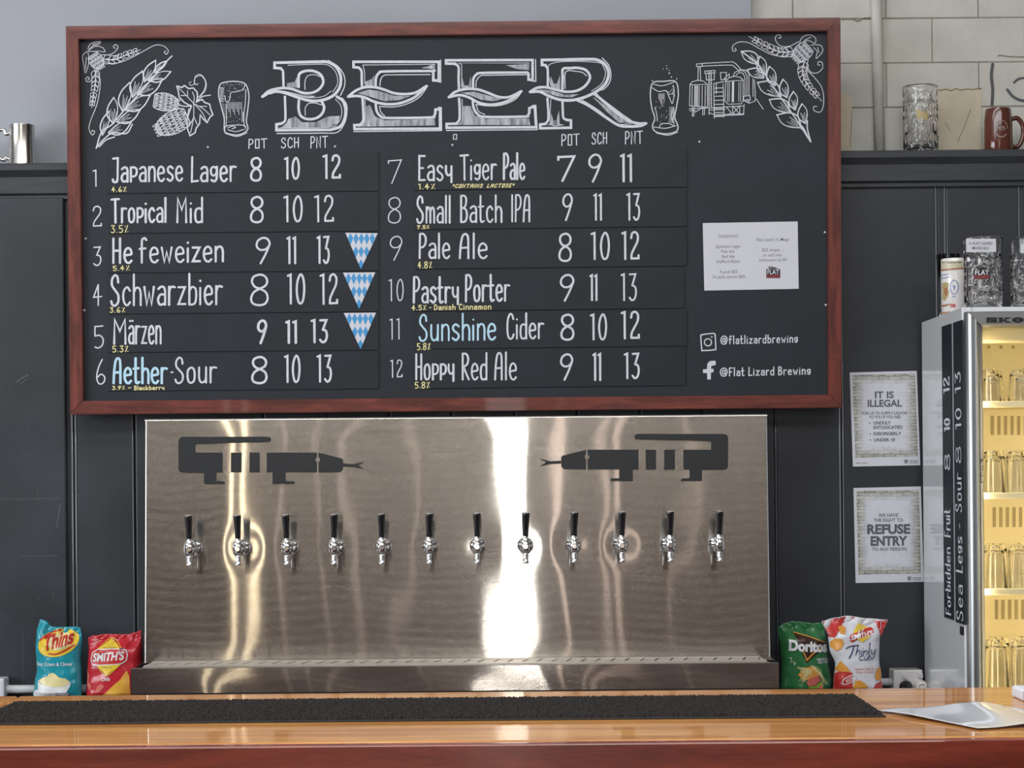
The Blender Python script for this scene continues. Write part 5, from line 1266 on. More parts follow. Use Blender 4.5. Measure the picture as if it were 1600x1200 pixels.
for s_ in [k1([(725, 235), (770, 225), (800, 250), (785, 300), (740, 300)]), k1([(650, 385), (690, 345), (750, 350), (770, 385), (745, 445), (700, 465), (655, 430)]), k1([(695, 660), (740, 560), (800, 620), (835, 660), (770, 665)]), k1([(840, 838), (880, 745), (930, 745), (1000, 800), (970, 838)]), k1([(1070, 700), (1090, 640), (1135, 620), (1155, 720), (1130, 745), (1080, 745)])]: g('chip_picture', m_orange, t, [s_], mf(0.0027))
g('logo_diamond', m_gold, t, [k1([(925, 200), (1040, 260), (1020, 330), (945, 378), (870, 340), (860, 285)])], mf(0.0027))
g('logo_band', m_red, t, [k1([(825, 320), (850, 300), (1040, 240), (1062, 255), (1060, 290), (1030, 310), (900, 345), (850, 380), (830, 370)])], mf(0.0034))
g('logo_lettering', m_lwhite, t, [], mf(0.0043), [(k1([(890, 320), (925, 270), (915, 320), (975, 255)]), 1.1)], [tx(k1, "SMITH'S", 835, 1052, 318, 360, .03, -.22, .1)])
g('name_lettering', m_navy, t, [], mf(0.0027), [(k1(a_), w_) for a_, w_ in (
    ([(790, 440), (830, 418), (905, 408)], 1.5), ([(862, 420), (845, 480), (818, 530)], 1.7),
    ([(905, 405), (893, 455), (880, 502)], 1.3), ([(886, 480), (908, 456), (922, 466), (915, 500)], 1.2),
    ([(943, 458), (935, 498)], 1.3), ([(950, 436), (951, 437)], 1.5),
    ([(960, 458), (952, 500)], 1.2), ([(956, 480), (978, 457), (992, 468), (984, 500)], 1.2),
    ([(1022, 390), (1012, 440), (1006, 496)], 1.4), ([(1012, 392), (1026, 388)], 1.2),
    ([(1036, 452), (1034, 482), (1050, 492), (1070, 470)], 1.2), ([(1078, 448), (1068, 505), (1046, 540), (1030, 528)], 1.4),
    ([(955, 506), (928, 512), (914, 532), (928, 550), (952, 544)], 1.2), ([(966, 518), (964, 542), (980, 548), (992, 530), (994, 518)], 1.1), ([(994, 520), (992, 548)], 1.1),
    ([(1016, 500), (1006, 540), (1022, 548)], 1.2), ([(1002, 518), (1026, 514)], 1.0))])
g('flavour_lettering', m_pinkred, t, [], mf(0.0027), [], [tx(k1, 'Sweet Chilli &', 875, 1058, 622, 642, .004), tx(k1, 'Sour Cream', 885, 1055, 652, 672, .004)])
g('roundel', m_lwhite, t, [], mf(0.0031), [(k1([(760, 780), (770, 740), (830, 700), (880, 695), (885, 720), (840, 760), (780, 785), (750, 775)]), 1.2), (k1([(790, 750), (840, 715), (850, 730), (800, 760)]), 1.0), (k1([(1100, 230), (1110, 185), (1140, 190), (1145, 240), (1130, 270)]), .7)])

# ------------------------------------------------------------------ glass door fridge
FX0, FX1, FYF, FYB, FZT = 1.273, 1.935, -.583, -.05, 1.962
fridge = thing('display_fridge', 'tall grey white glass door fridge full of glasses, right of the bar', 'fridge', (FX0 + .33, -.32, 0))
mb = MB()
W = .03
mb.bevbox(FX0, FX0 + W, FYF, FYB, .02, FZT, .004); mb.bevbox(FX1 - W, FX1, FYF, FYB, .02, FZT, .004)
mb.box(FX0 + W, FX1 - W, FYF, FYB, FZT - .05, FZT - .0005); mb.box(FX0 + W, FX1 - W, FYF, FYB, .02, .16); mb.box(FX0 + W, FX1 - W, FYB - .03, FYB, .16, FZT - .05)
mb.build('cabinet', m_cab, fridge)
mb = MB()
for x in (FX0 + .05, FX1 - .09):
    for y in (FYF + .05, FYB - .09): mb.box(x, x + .04, y, y + .04, 0, .021)
mb.build('foot', m_black, fridge)
LX0, LX1, LYB = FX0 + W + .012, FX1 - W - .012, FYB - .07
mb = MB()
mb.box(LX0 - .01, LX0, FYF + .002, LYB, .17, FZT - .055); mb.box(LX1, LX1 + .01, FYF + .002, LYB, .17, FZT - .055)
mb.box(LX0 - .01, LX1 + .01, LYB, LYB + .012, .17, FZT - .055); mb.box(LX0 - .01, LX1 + .01, FYF + .002, LYB, .16, .17)
mb.build('liner', m_liner, fridge)
# rear duct slots
pl = lambda x, y: P(x, y, LYB - .0008)
mb = MB()
for x in (1545, 1564, 1583, 1602): poly(mb, [(x - 2.3, 540), (x + 2.3, 540), (x + 2.3, 544.5), (x - 2.3, 544.5)], pl)
for x in (1548.5, 1559, 1601): poly(mb, [(x - 2.4, 583), (x + 2.4, 583), (x + 2.4, 588), (x - 2.4, 588)], pl)
for y0, y1, x0, n in ((650, 679.5, 1550.5, 14), (792.5, 823.5, 1553.5, 14), (937, 967.5, 1557, 14)):
    for k in range(n):
        x = x0 + k * 10.3; poly(mb, [(x - 2.6, y0), (x + 2.6, y0), (x + 2.6, y1), (x - 2.6, y1)], pl)
mb.build('duct_slots', m_slot, fridge)
mb = MB(); a = P(1560, 512, FYF + .06); b = P(1560, 535, FYF + .06); mb.bevbox(LX0, LX1, FYF + .05, FYF + .11, b.z, FZT - .056, .006)
mb.build('light_cover', m_liner, fridge)
mb = MB(); mb.bevbox(LX0 + .004, LX0 + .016, FYF + .012, FYF + .024, .3, b.z - .03, .002); mb.bevbox(LX1 - .016, LX1 - .004, FYF + .012, FYF + .024, .3, b.z - .03, .002)
mb.build('lamp_strip', m_led, fridge)
def fl_(name, x, s_):
    d = bpy.data.lights.new(name, 'AREA'); d.shape = 'RECTANGLE'; d.size = .02; d.size_y = 1.5; d.energy = 3.0; d.color = (1.0, .86, .55)
    o = bpy.data.objects.new(name, d); COL.objects.link(o); o.location = (x, FYF + .03, 1.1)
    o.rotation_euler = Vector((s_, .9, 0)).to_track_quat('-Z', 'Y').to_euler()
fl_('fridge_lamp', LX0 + .02, 1); fl_('fridge_lamp', LX1 - .02, -1)
# shelves
shz = []
for py in (631, 774, 924):
    c = P(1570, py, FYF + .03); z = c.z; shz.append(z)
    mb = MB(); mb.bevbox(LX0 + .002, LX1 - .002, FYF + .03, FYF + .036, z - .010, z + .008, .002)
    mb.box(LX0 + .002, LX1 - .002, LYB - .02, LYB - .014, z - .006, z)
    n = 26
    for i in range(n): 
        x = LX0 + .01 + (LX1 - LX0 - .02) * i / (n - 1); mb.box(x - .002, x + .002, FYF + .036, LYB - .014, z - .004, z)
    mb.build('shelf', m_liner, fridge)
z4 = P(1570, 1085, FYF + .03).z
mb = MB(); mb.bevbox(LX0 + .002, LX1 - .002, FYF + .03, LYB - .014, z4 - .008, z4, .002); mb.build('shelf', m_liner, fridge); shz.append(z4)
# door: mitred aluminium profile round the pane
DY0, DY1 = -.625, FYF - .002
dx0, dx1 = P(1511.5, 600, DY0).x, FX1 - .006
dzt = P(1530, 486.5, DY0).z; dzb = .10
gx0 = P(1538, 600, DY0).x; gzt = P(1560, 511, DY0).z; gx1 = dx1 - (gx0 - dx0); gzb = .17
fx = gx0 - dx0; fzh = dzt - gzt
profs = [(0, DY1), (0, DY0 + .012), (.05, DY0 + .004), (.12, DY0 + .001), (.2, DY0 - .003), (.28, DY0 - .003), (.34, DY0 + .003), (.42, DY0 + .004), (.47, DY0 - .002), (.55, DY0 - .003), (.62, DY0 + .004), (.70, DY0 + .006), (.95, DY0 + .010), (1.0, DY0 + .016), (1.0, DY1)]
profr = [(0, DY1), (0, DY0 + .006), (.06, DY0), (.85, DY0 + .002), (1.0, DY0 + .012), (1.0, DY1)]
mb = MB()
def member(prof, X0, Z0, sx0, sz0, X1, Z1, sx1, sz1):
    n = len(prof)
    vs = [(X0 + sx0 * u * fx, y, Z0 + sz0 * u * fzh) for u, y in prof] + [(X1 + sx1 * u * fx, y, Z1 + sz1 * u * fzh) for u, y in prof]
    mb.add(vs, [list(range(n)), list(range(n, 2 * n))] + [[i, (i + 1) % n, (i + 1) % n + n, i + n] for i in range(n)])
member(profs, dx0, dzt, 1, -1, dx0, dzb, 1, 1); member(profs, dx1, dzt, -1, -1, dx1, dzb, -1, 1)
member(profr, dx0, dzt, 1, -1, dx1, dzt, -1, -1); member(profr, dx0, dzb, 1, 1, dx1, dzb, -1, 1)
mb.build('door_frame', m_alu, fridge, autosmooth=.9)
door = [c for c in fridge.children if c.name.startswith('door_frame')][0]
mb = MB(); mb.box(gx0 - .004, gx1 + .004, DY0 + .022, DY0 + .027, gzb - .004, gzt + .004); mb.build('door_pane', m_pane, fridge)
# maker's plate lettering on the top rail (runs on past the picture edge) and the vertical PULL
pd = lambda x, y: P(x, y, DY0 - .0012)
mb = MB()
x0 = 1541.5
def slabl(pts): poly(mb, pts, pd)
S_ = [(0, 0), (16, 0), (16, 3.2), (13.5, 3.2), (13, 2.2), (5, 2.2), (5, 2.9), (16, 3.3), (16.5, 7.8), (0, 7.8), (0, 4.8), (2.5, 4.8), (3.5, 5.8), (11.5, 5.8), (11.5, 5.1), (0, 4.5)]
slabl([(x0 + x, 496 + y) for x, y in S_])
K_ = [(0, 0), (8, 0), (8, 1.5), (6.5, 1.5), (6.5, 3.2), (12, 1.5), (11, 1.5), (11, 0), (19.5, 0), (19.5, 1.5), (17, 1.5), (10.5, 3.8), (17.5, 6.3), (20, 6.3), (20, 7.8), (11.5, 7.8), (11.5, 6.5), (6.5, 4.7), (6.5, 6.3), (8, 6.3), (8, 7.8), (0, 7.8), (0, 6.3), (1.8, 6.3), (1.8, 1.5), (0, 1.5)]
slabl([(x0 + 18 + x, 496 + y) for x, y in K_])
def ringp(cx, cy, rx, ry, ix, iy):
    n = 28
    vs = [pd(cx + rx * math.cos(2 * PI * i / n), cy + ry * math.sin(2 * PI * i / n)) for i in range(n)] + [pd(cx + ix * math.cos(2 * PI * i / n), cy + iy * math.sin(2 * PI * i / n)) for i in range(n)]
    mb.add(vs, [[i, (i + 1) % n, (i + 1) % n + n, i + n] for i in range(n)])
ringp(x0 + 49, 499.8, 9, 4.2, 3.4, 2.0); ribbon(mb, [(x0 + 49, 497), (x0 + 49, 502.5)], .8, pd, False); ribbon(mb, [(x0 + 45, 499.8), (x0 + 53, 499.8)], .8, pd, False)
slabl([(x0 + 60, 496), (x0 + 74, 496), (x0 + 77, 498.2), (x0 + 74, 500.6), (x0 + 66, 500.6), (x0 + 66, 502.3), (x0 + 68, 502.3), (x0 + 68, 503.8), (x0 + 60, 503.8)])
slabl([(x0 + 79, 496), (x0 + 94, 496), (x0 + 94, 498), (x0 + 85, 498), (x0 + 85, 499.2), (x0 + 91, 499.2), (x0 + 91, 500.6), (x0 + 85, 500.6), (x0 + 85, 501.8), (x0 + 94, 501.8), (x0 + 94, 503.8), (x0 + 79, 503.8)])
mb.build('rail_lettering', m_black, fridge)
mb = MB()
pd2 = lambda x, y: P(x, y, DY0 + .0028)
for ch, y in (('P', 717), ('U', 727), ('L', 737), ('L', 746.5)): printed(mb, ch, 1532.2, 1536.2, y, y + 7.5, pd2, .01)
mb.build('rail_lettering', m_black, fridge)

# upturned glasses on the shelves
def make_glass():
    t = tag(bpy.data.objects.new('x', None), '', 'glass') if False else None
    mb = MB()
    o_ = [(.0365, 0), (.0375, .002), (.0355, .03), (.0330, .07), (.0300, .105), (.0275, .122), (.0265, .127), (.010, .128)]
    i_ = [(.010, .112), (.0235, .111), (.0275, .10), (.0305, .07), (.0330, .03), (.0345, .003), (.0365, 0)]
    mb.lathe(o_ + i_, n=28, cap=False)
    vs0 = len(mb.v)
    return mb
gp = make_glass().build('beer_glass', M('fridge_glass', (1, 1, 1), .02, trans=1.0, ior=1.3), smooth=True)
tag(gp, '', 'glass', 'upturned glasses in the fridge')
shn = ['top', 'second', 'third', 'bottom']
first = True
for s_, z in enumerate(shz):
    h = [.78, 1.0, 1.02, 1.18][s_]
    for row, (yy, xs) in enumerate(((FYF + .085, (1.375, 1.452, 1.531)), (FYF + .185, (1.41, 1.490, 1.568)))):
        for k, x in enumerate(xs):
            o = gp if first else gp.copy()
            if not first: COL.objects.link(o)
            first = False
            o.location = (x + .004 * ((s_ * 5 + k * 3) % 4 - 1.5), yy, z + (.0084 if False else .0005) + 0)
            o.scale = (1 if s_ else .95, 1 if s_ else .95, h)
            o['label'] = 'upturned clear glass on the %s fridge shelf, %s row, %s' % (shn[s_], ('front', 'back')[row], ('nearest the door edge', 'second from the door edge', 'third from the door edge')[k])

# two spare price strips stuck on the fridge's side and a small dark square below them
def side_map(lift):
    # (s, t): s metres up the strip, t metres across it from front to back
    return lambda a, b: None
XS = FX0 - .0035
def side_pt(px, py, x):
    """point of the plane X = x seen at the pixel"""
    a = (px - 800.0) / F; b = (HZ - py) / F
    d = x / (a * CR + b * SR)
    return Vector((x, d - CAM_D, CAM_H + d * (-a * SR + b * CR)))
def side_strip(quad, label, words):
    q = [side_pt(x, y, XS) for x, y in quad]      # top far, top near, bottom near, bottom far
    yf, yn_ = (q[0].y + q[3].y) / 2, (q[1].y + q[2].y) / 2
    zt_, zb_ = (q[0].z + q[1].z) / 2, (q[2].z + q[3].z) / 2
    t = thing('price_strip', label, 'sign', (XS, (yf + yn_) / 2, zb_), 'spare price strips on the fridge')
    mb = MB(); mb.box(XS, FX0 - .0003, yn_, yf, zb_, zt_); mb.build('strip_board', m_strip, t)
    for txt, c0, c1, r0, r1, w, nm in words:
        # c along the strip from its lower end (0..1), r across from the near edge, letters read upwards
        mb = MB(); mb.lift = Vector((-1, 0, 0))
        Lz, Wy = zt_ - zb_, yf - yn_
        mp = lambda u, v: Vector((XS - .0006, yf - v * Wy, zb_ + u * Lz))
        K = Lz / Wy
        # write in a frame where x runs up the strip and y runs from the far edge to the near edge
        mp2 = lambda x, y: mp(x / K, y)
        hand(mb, txt, c0 * K, c1 * K, r0, r1, w, mp2, gap=.16); mb.build(nm, m_chalk, t)
side_strip([(1468.5, 511.5), (1484, 506), (1491, 969), (1478, 965.5)], 'spare chalk strip on the fridge side, the one nearer the wall', [('Forbidden', .01, .245, .2, .78, .05, 'name_lettering'), ('Fruit', .275, .375, .12, .8, .05, 'name_lettering'), ('8', .50, .565, .2, .82, .06, 'price_lettering'), ('10', .635, .685, .2, .85, .07, 'price_lettering'), ('12', .765, .825, .15, .85, .07, 'price_lettering')])
side_strip([(1486.5, 505), (1502, 500.5), (1508.5, 977.5), (1495.5, 972)], 'spare chalk strip on the fridge side, the one nearer the door', [('Sea', .005, .13, .12, .85, .05, 'name_lettering'), ('Legs', .165, .29, .12, .85, .055, 'name_lettering'), ('-', .31, .335, .3, .8, .05, 'name_lettering'), ('Sour', .365, .50, .1, .82, .05, 'name_lettering'), ('8', .525, .59, .2, .8, .045, 'price_lettering'), ('10', .64, .715, .2, .85, .06, 'price_lettering'), ('13', .76, .835, .18, .82, .06, 'price_lettering')])
a = side_pt(1499, 978, XS); b = side_pt(1504.5, 993, XS)
mb = MB(); mb.box(XS + .001, FX0 - .0003, min(a.y, b.y), max(a.y, b.y), b.z, a.z)
tag(mb.build('magnet', m_slot if False else m_black, origin=(FX0, a.y, b.z)), 'small dark square magnet below the strips on the fridge side', 'magnet')

# ------------------------------------------------------------------ mugs and glasses on display
def dimple_mug(name, label, c, Ro, H, group=None, handle=PI / 2, smoothrim=.76):
    t = thing(name, label, 'mug', c, group)
    mb = MB()
    def rf(r, h, a):
        if h < .012 or h > H * smoothrim or r < Ro * .9: return r
        k = (h - .012) / (H * smoothrim - .012) * 4.0; row = int(k); ph = (row % 2) * PI / 9
        s_ = abs(math.cos((a + ph) * 4.5)) * math.sin((k - row) * PI)
        return r - .0085 * (s_ ** .7)
    NZ = 60
    prof = [(Ro * .6, 0), (Ro * .94, .001)] + [(Ro * (1 - .03 * math.cos(min(1, j / 6) * PI / 2)), .004 + (H - .008) * j / NZ) for j in range(NZ + 1)] + [(Ro * .985, H), (Ro * .93, H), (Ro * .90, H - .006)] + [(Ro * .86, H - .02), (Ro * .84, H * .5), (Ro * .82, .022), (Ro * .7, .014), (.001, .014)]
    mb.lathe(prof, c, 72, rf=rf, cap=False)
    k = len(mb.v); mb.add([Vector(c)], []); 
    for i in range(72): mb.f.append([k, (i + 1) % 72, i])
    mb.build('mug_body', m_glass, t, smooth=True)
    mb = MB(); hx, hy = math.cos(handle), math.sin(handle); cc = Vector(c)
    pts = smooth3([cc + Vector((hx * r, hy * r, z)) for r, z in ((Ro * .93, H * .84), (Ro * 1.35, H * .86), (Ro * 1.7, H * .68), (Ro * 1.65, H * .38), (Ro * 1.3, H * .2), (Ro * .93, H * .2))])
    mb.tube(pts, .0085, 14); mb.build('handle', m_glass, t, smooth=True)
    return t
def smooth3(p, seg=6):
    out = []
    for i in range(len(p) - 1):
        p1, p2 = p[i], p[i + 1]; p0 = p[i - 1] if i else p1 * 2 - p2; p3 = p[i + 2] if i + 2 < len(p) else p2 * 2 - p1
        for k in range(seg):
            t_ = k / seg; out.append(.5 * ((2 * p1) + (p2 - p0) * t_ + (2 * p0 - 5 * p1 + 4 * p2 - p3) * t_ ** 2 + (3 * p1 - p0 - 3 * p2 + p3) * t_ ** 3))
    return out + [p[-1]]
def cyl_map(c, r, lift=.0006):
    """wrap photo pixels round an upright cylinder of centre c"""
    def f(px, py):
        a = (px - 800.0) / F; b = (HZ - py) / F
        dx, dz = a * CR + b * SR, -a * SR + b * CR
        # ray from the camera at (0,-CAM_D) with direction (dx,1)
        ox, oy = -c[0], -CAM_D - c[1]; A = dx * dx + 1; B = ox * dx + oy; Cc = ox * ox + oy * oy - (r + lift) ** 2
        t_ = (-B - math.sqrt(max(0, B * B - A * Cc))) / A
        return Vector((t_ * dx, -CAM_D + t_, CAM_H + t_ * dz))
    return f
MY = FYF + .075
mc = P(1536.5, 477, MY); mc = Vector((mc.x, MY, FZT))
mH = P(1536, 371.5, MY).z - FZT
m1 = dimple_mug('glass_mug', 'large dimpled glass mug with a white price card, on the fridge', mc, .0545, mH, 'large glass mugs on the fridge')
cm = cyl_map(mc, .0545); cm2 = cyl_map(mc, .0545, .0012)
flat_logo(1521.5, 1547.5, 421, 436, cyl_map(mc, .0545, .0012), cyl_map(mc, .0545, .0020), m1)
card = thing('price_card', 'small white mug price card leaning on the front of the glass mug', 'card', P(1533, 394, MY - .058))
cy_ = MY - .0585
mb = MB(); mb.prism([P(*q, cy_) for q in ((1509.5, 373), (1556, 373), (1556.5, 393.5), (1509.8, 394))], cy_, cy_ + .0012); mb.build('sheet', m_paper, card)
pc = lambda x, y: P(x, y, cy_ - .0006)
mb = MB(); printed(mb, '1L FLAT LIZARD', 1514, 1551, 378.2, 382.2, pc, .015); printed(mb, 'MUGS $22', 1519, 1545, 385.5, 389.5, pc, .015); mb.build('print', m_ink, card)
m2c = P(1609.5, 477, MY); m2c = Vector((m2c.x, MY, FZT))
dimple_mug('glass_mug', 'large dimpled glass mug cut off by the right edge, on the fridge', m2c, .0545, mH * .985, 'large glass mugs on the fridge')
# tall clear tumbler and white printed mug at the fridge's back corner
gy = -.20
gc = P(1482, 488, gy); gc = Vector((gc.x, gy, FZT)); gh = P(1478, 398, gy).z - FZT
gr = (1497 - 1460) / 2 * (6 + gy) / F
t = thing('tall_glass', 'tall tapered clear glass behind the white printed mug on the fridge', 'glass', gc)
mb = MB(); k = gr / .0355
mb.lathe([(.001, 0), (gr * .66, 0), (gr * .70, .004), (gr * .72, .02), (gr * .82, gh * .5), (gr, gh), (gr * .93, gh), (gr * .76, gh * .5), (gr * .64, .03), (gr * .5, .018), (.001, .018)], gc, 40, cap=False); mb.build('glass_body', m_glass, t, smooth=True)
my_ = -.315
wc = P(1492.5, 486, my_); wc = Vector((wc.x, my_, FZT)); wh = P(1490, 405, my_).z - FZT; wr = 21.5 * (6 + my_) / F
t = thing('printed_mug', 'white mug printed with a beer scene, left of the priced glass mug', 'mug', wc)
mb = MB(); mb.lathe([(.001, 0), (wr * .92, 0), (wr, .004), (wr, wh - .003), (wr * .97, wh), (wr * .92, wh - .002), (wr * .9, .01), (.001, .01)], wc, 48, cap=False); mb.build('mug_body', m_ceram, t, autosmooth=.8)
mb = MB(); mb.tube(smooth3([wc + Vector((.6 * r, .8 * r, z)) for r, z in ((wr * .97, wh * .8), (wr * 1.5, wh * .8), (wr * 1.75, wh * .5), (wr * 1.5, wh * .22), (wr * .97, wh * .2))]), .006, 12); mb.build('handle', m_ceram, t, smooth=True)
wm = cyl_map(wc, wr, .0006); wm2 = cyl_map(wc, wr, .0012)
m_tanp = M('print_tan', (.60, .54, .40), .3); m_brp = M('print_brown', (.36, .17, .08), .3); m_blp = M('print_blue', (.14, .22, .48), .3); m_goldp = M('print_ochre', (.42, .33, .16), .3); m_redpp = M('print_red', (.50, .06, .08), .3)
def wp(nm, m, shapes=(), ribs=(), texts=(), mp=None):
    mb = MB(); mp = mp or wm
    for s_ in shapes: grid_poly(mb, s_, mp, 2)
    for pts, w in ribs: ribbon(mb, smooth(pts), w, mp)
    for a in texts: printed(mb, *a[:5], mp, *a[5:])
    mb.build(nm, m, t)
e4 = lambda pts: [(1440 + .125 * x, 350 + .125 * y) for x, y in pts]
wp('print_band', m_tanp, [e4([(246, 462), (512, 455), (516, 545), (244, 560)])]); wp('print_line', m_brp, [], [(e4([(244, 578), (380, 565), (520, 552)]), 2.6), (e4([(242, 1110), (300, 1110), (350, 1095)]), 2.2), (e4([(258, 1025), (310, 1015), (352, 1005)]), 3)])
wp('print_lettering', m_ink, [], [], [('A. F. Brewing Stein', *[1471.5, 1502.5], 408.5, 411.5, .01, -.02)], wm2)
wp('print_crest', m_blp, [], [(ell(*e4([(408, 790)])[0], 6.3, 11, 0) + [ell(*e4([(408, 790)])[0], 6.3, 11, 0)[0]], 1.3), (e4([(395, 770), (410, 800), (420, 770), (408, 820)]), 1.6), (e4([(385, 905), (405, 912), (425, 905)]), 1.2), (e4([(245, 640), (290, 632), (330, 628)]), 1.3), (e4([(250, 680), (300, 672), (345, 660)]), 1.3)])
wp('print_scene', m_goldp, [e4([(258, 740), (300, 725), (345, 740), (335, 800), (345, 860), (320, 920), (290, 960), (258, 940), (265, 850), (252, 800)])]); wp('print_scene', m_brp, [e4([(285, 800), (320, 790), (325, 880), (300, 900), (280, 870)])], mp=wm2)
wp('print_word', m_redpp, [], [], [('BBB', 1485, 1493, 475, 480, .03)], wm2)

# on the wall ledge
def tankard():
    y = .07; c = P(35, 256, y); c = Vector((c.x, y, ZL)); r = 22 * (6 + y) / F; h = P(35, 196, y).z - ZL
    t = thing('metal_tankard', 'pewter tankard on the dark ledge at the far left', 'tankard', c)
    mb = MB(); mb.lathe([(.001, 0), (r * 1.02, 0), (r * 1.04, .003), (r * .98, .010), (r * .955, .016), (r * .90, h * .5), (r * .86, h * .92), (r * .885, h * .955), (r * .885, h), (r * .83, h), (r * .83, h - .01), (r * .86, .01), (.001, .01)], c, 48, cap=False)
    mb.build('tankard_body', m_pewter, t, autosmooth=.7)
    mb = MB(); pts = [(-r * .86, h * .83), (-r * 1.15, h * .80), (-r * 1.3, h * .9), (-r * 1.7, h * .86), (-r * 1.95, h * .6), (-r * 1.8, h * .32), (-r * 1.35, h * .2), (-r * 1.2, h * .26), (-r * .92, h * .22)]
    mb.tube(smooth3([c + Vector((x, 0, z)) for x, z in pts]), .0055, 12); mb.build('handle', m_pewter, t, smooth=True)
tankard()
y = .07; c = P(1438.5, 232, y); c = Vector((c.x, y, ZR))
st = dimple_mug('glass_stein', 'dimpled clear glass stein with a gold crest on the ledge', c, 27.3 * (6 + y) / F, P(1438, 136, y).z - ZR, None, PI * .45, .95)
mb = MB(); sm_ = cyl_map(c, 27.3 * (6 + y) / F, .001)
for s_ in ([(1431, 172), (1436, 171), (1440, 175), (1446, 173), (1450, 178), (1450, 187), (1446, 188), (1441, 183), (1437, 187), (1432, 184)],): grid_poly(mb, s_, sm_)
mb.build('crest', m_goldp, st)
c = P(1560, 231, y); c = Vector((c.x, y, ZR)); r = 22.5 * (6 + y) / F; h = P(1558, 171, y).z - ZR
t = thing('brown_mug', 'brown glazed stoneware mug with handle on the ledge', 'mug', c)
mb = MB(); mb.lathe([(.001, 0), (r * .95, 0), (r, .004), (r * .985, h * .3), (r * .96, h * .75), (r * .9, h * .92), (r * .88, h * .97), (r * .86, h), (r * .80, h), (r * .8, h * .9), (r * .88, h * .5), (r * .88, .01), (.001, .01)], c, 48, cap=False); mb.build('mug_body', m_mugbrown, t, autosmooth=.8)
mb = MB(); mb.tube(smooth3([c + Vector((x, 0, z)) for x, z in ((r * .9, h * .78), (r * 1.35, h * .80), (r * 1.72, h * .62), (r * 1.68, h * .36), (r * 1.35, h * .18), (r * .95, h * .18))]), [.0075] * 31, 12); mb.build('handle', m_mugbrown, t, smooth=True)
bm_ = cyl_map(c, r * .975, .0012); mb = MB()
m_emb = M('worn_cream_print', (.33, .24, .2), .4)
ribbon(mb, [(1564.5 + 10 * math.cos(a_ * PI / 9 + PI), 201 + 13 * math.sin(a_ * PI / 9 + PI)) for a_ in range(10)], 1.2, bm_); printed(mb, '1975', 1557.5, 1571, 197.5, 203.5, bm_, .03, 0, 0, 1.5)
ribbon(mb, [(1564.5 + 10 * math.cos(a_ * PI / 9), 201 + 13 * math.sin(a_ * PI / 9)) for a_ in range(2, 8)], 1.8, bm_); mb.build('crest', m_emb, t)

# ------------------------------------------------------------------ the front counter
CZ = 1.106
yb_ = G(800, 1080.5, CZ).y; yf_ = G(800, 1157, CZ).y
counter = thing('bar_counter', 'varnished timber bar counter with a red front across the foreground', 'bar counter', (0, (yb_ + yf_) / 2, 0))
xl, xr = -2.3, 2.6
mb = MB()
jx = G(2, 1099, CZ)
mb.bevbox(jx.x - .0 + .004, xr, yf_ + .0, yb_, CZ - .045, CZ, .0035, 3)
mb.build('counter_top', m_counter, counter)
mb = MB(); mb.bevbox(xl, jx.x - .0, yf_, yb_, CZ - .045, CZ, .0035, 3); mb.build('counter_top', m_counter, counter)
mb = MB(); mb.bevbox(xl, xr, yf_ - .022, yf_ - .0005, CZ - .20, CZ - .0015, .003, 3); mb.build('front_fascia', m_fascia, counter)
mb = MB(); mb.box(xl + .03, xr - .03, yf_ + .02, yf_ + .05, 0, CZ - .046); mb.box(xl + .03, xr - .03, yb_ - .05, yb_ - .03, 0, CZ - .046)
mb.build('counter_base', m_fascia, counter)

# bar mat
a, b, c, d = G(22, 1102.5, CZ), G(1336, 1090.5, CZ), G(1380.5, 1122.5, CZ), G(-60, 1131.5, CZ)
mat_y0, mat_y1 = (c.y + d.y) / 2, (a.y + b.y) / 2
mx0, mx1 = a.x, (b.x + c.x) / 2
bar_mat = thing('bar_mat', 'long black bristle bar mat lying on the timber counter', 'bar mat', ((mx0 + mx1) / 2, (mat_y0 + mat_y1) / 2, CZ))
mb = MB(); mb.bevbox(mx0 - .004, mx1 + .004, mat_y0 - .004, mat_y1 + .004, CZ + .0002, CZ + .003, .001); mb.build('rubber_base', m_matb, bar_mat)
mb = MB(); nx, ny = 860, 140; Rm = random.Random(11); vs = []
for j in range(ny + 1):
    for i in range(nx + 1):
        e = 0 if i in (0, nx) or j in (0, ny) else 1
        hh = (.0045 + Rm.random() * .0045) if e else .0022
        jx_ = (Rm.random() - .5) * .002; jy_ = (Rm.random() - .5) * .002
        vs.append((mx0 + (mx1 - mx0) * i / nx + jx_, mat_y0 + (mat_y1 - mat_y0) * j / ny + jy_, CZ + hh))
mb.add(vs, [[j * (nx + 1) + i, j * (nx + 1) + i + 1, (j + 1) * (nx + 1) + i + 1, (j + 1) * (nx + 1) + i] for j in range(ny) for i in range(nx)])
mb.build('pile', m_mat, bar_mat)

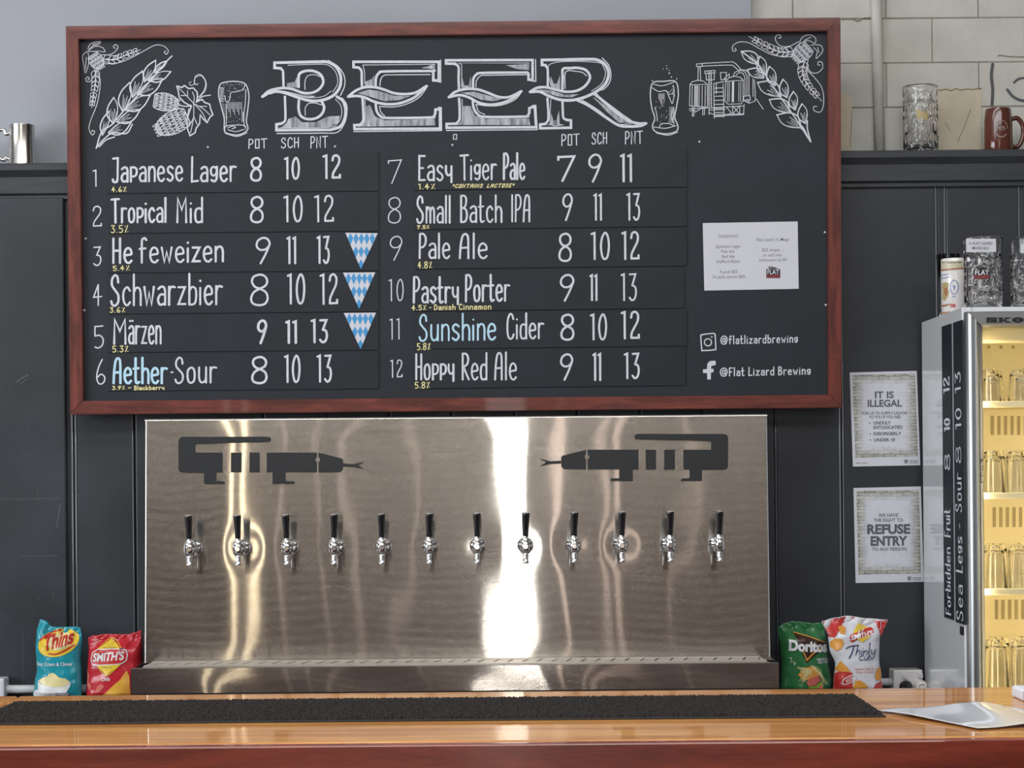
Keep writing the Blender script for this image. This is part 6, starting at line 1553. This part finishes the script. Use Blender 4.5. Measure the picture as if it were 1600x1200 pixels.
# laminated sheet lying curled on the counter
m_lam = M('laminated_paper', (.66, .67, .70), .14, spec=.5, coat=.5)
A = G(1369, 1110.5, CZ + .002); Bn = G(1528, 1139, CZ + .002); Cf = G(1540, 1101.5, CZ + .002)
D = Bn + (Cf - A)
mb = MB(); n1_, n2_ = 40, 40; vs = []
for s_ in (0, 1):
    for j in range(n2_ + 1):
        for i in range(n1_ + 1):
            u, v = i / n1_, j / n2_
            p = A.lerp(Bn, u).lerp(Cf.lerp(D, u), v)
            w_ = math.sin((p.x - A.x) * 34 + p.y * 6)
            p.z += .0012 + .0022 * (1 + w_) * min(1, 3 * min(u + v, 1)) + .004 * max(0, .25 - u) * v - s_ * .0008
            vs.append(p)
k = (n1_ + 1) * (n2_ + 1); fs = []
for s_ in (0, k):
    fs += [[s_ + j * (n1_ + 1) + i, s_ + j * (n1_ + 1) + i + 1, s_ + (j + 1) * (n1_ + 1) + i + 1, s_ + (j + 1) * (n1_ + 1) + i] for j in range(n2_) for i in range(n1_)]
rim = list(range(n1_ + 1)) + [j * (n1_ + 1) + n1_ for j in range(1, n2_ + 1)] + [n2_ * (n1_ + 1) + i for i in range(n1_ - 1, -1, -1)] + [j * (n1_ + 1) for j in range(n2_ - 1, 0, -1)]
fs += [[a_, b2_, b2_ + k, a_ + k] for a_, b2_ in zip(rim, rim[1:] + rim[:1])]
mb.add(vs, fs)
tag(mb.build('laminated_sheet', m_lam, smooth=True, origin=(A + D) / 2), 'glossy white laminated sheet lying on the counter right of the mat', 'sheet')
# white block of napkins at the right edge
a = G(1597, 1096, CZ); mb = MB()
hgt = .02
mb.bevbox(a.x, a.x + .16, a.y, a.y + .07, CZ + .0003, CZ + hgt, .004)
for k in range(5): mb.box(a.x + .001, a.x + .159, a.y - .0006, a.y + .069, CZ + .002 + k * .0034, CZ + .0034 + k * .0034)
tag(mb.build('napkin_stack', m_paper, origin=(a.x + .08, a.y + .035, CZ)), 'low white stack of paper at the right edge of the counter', 'paper stack')
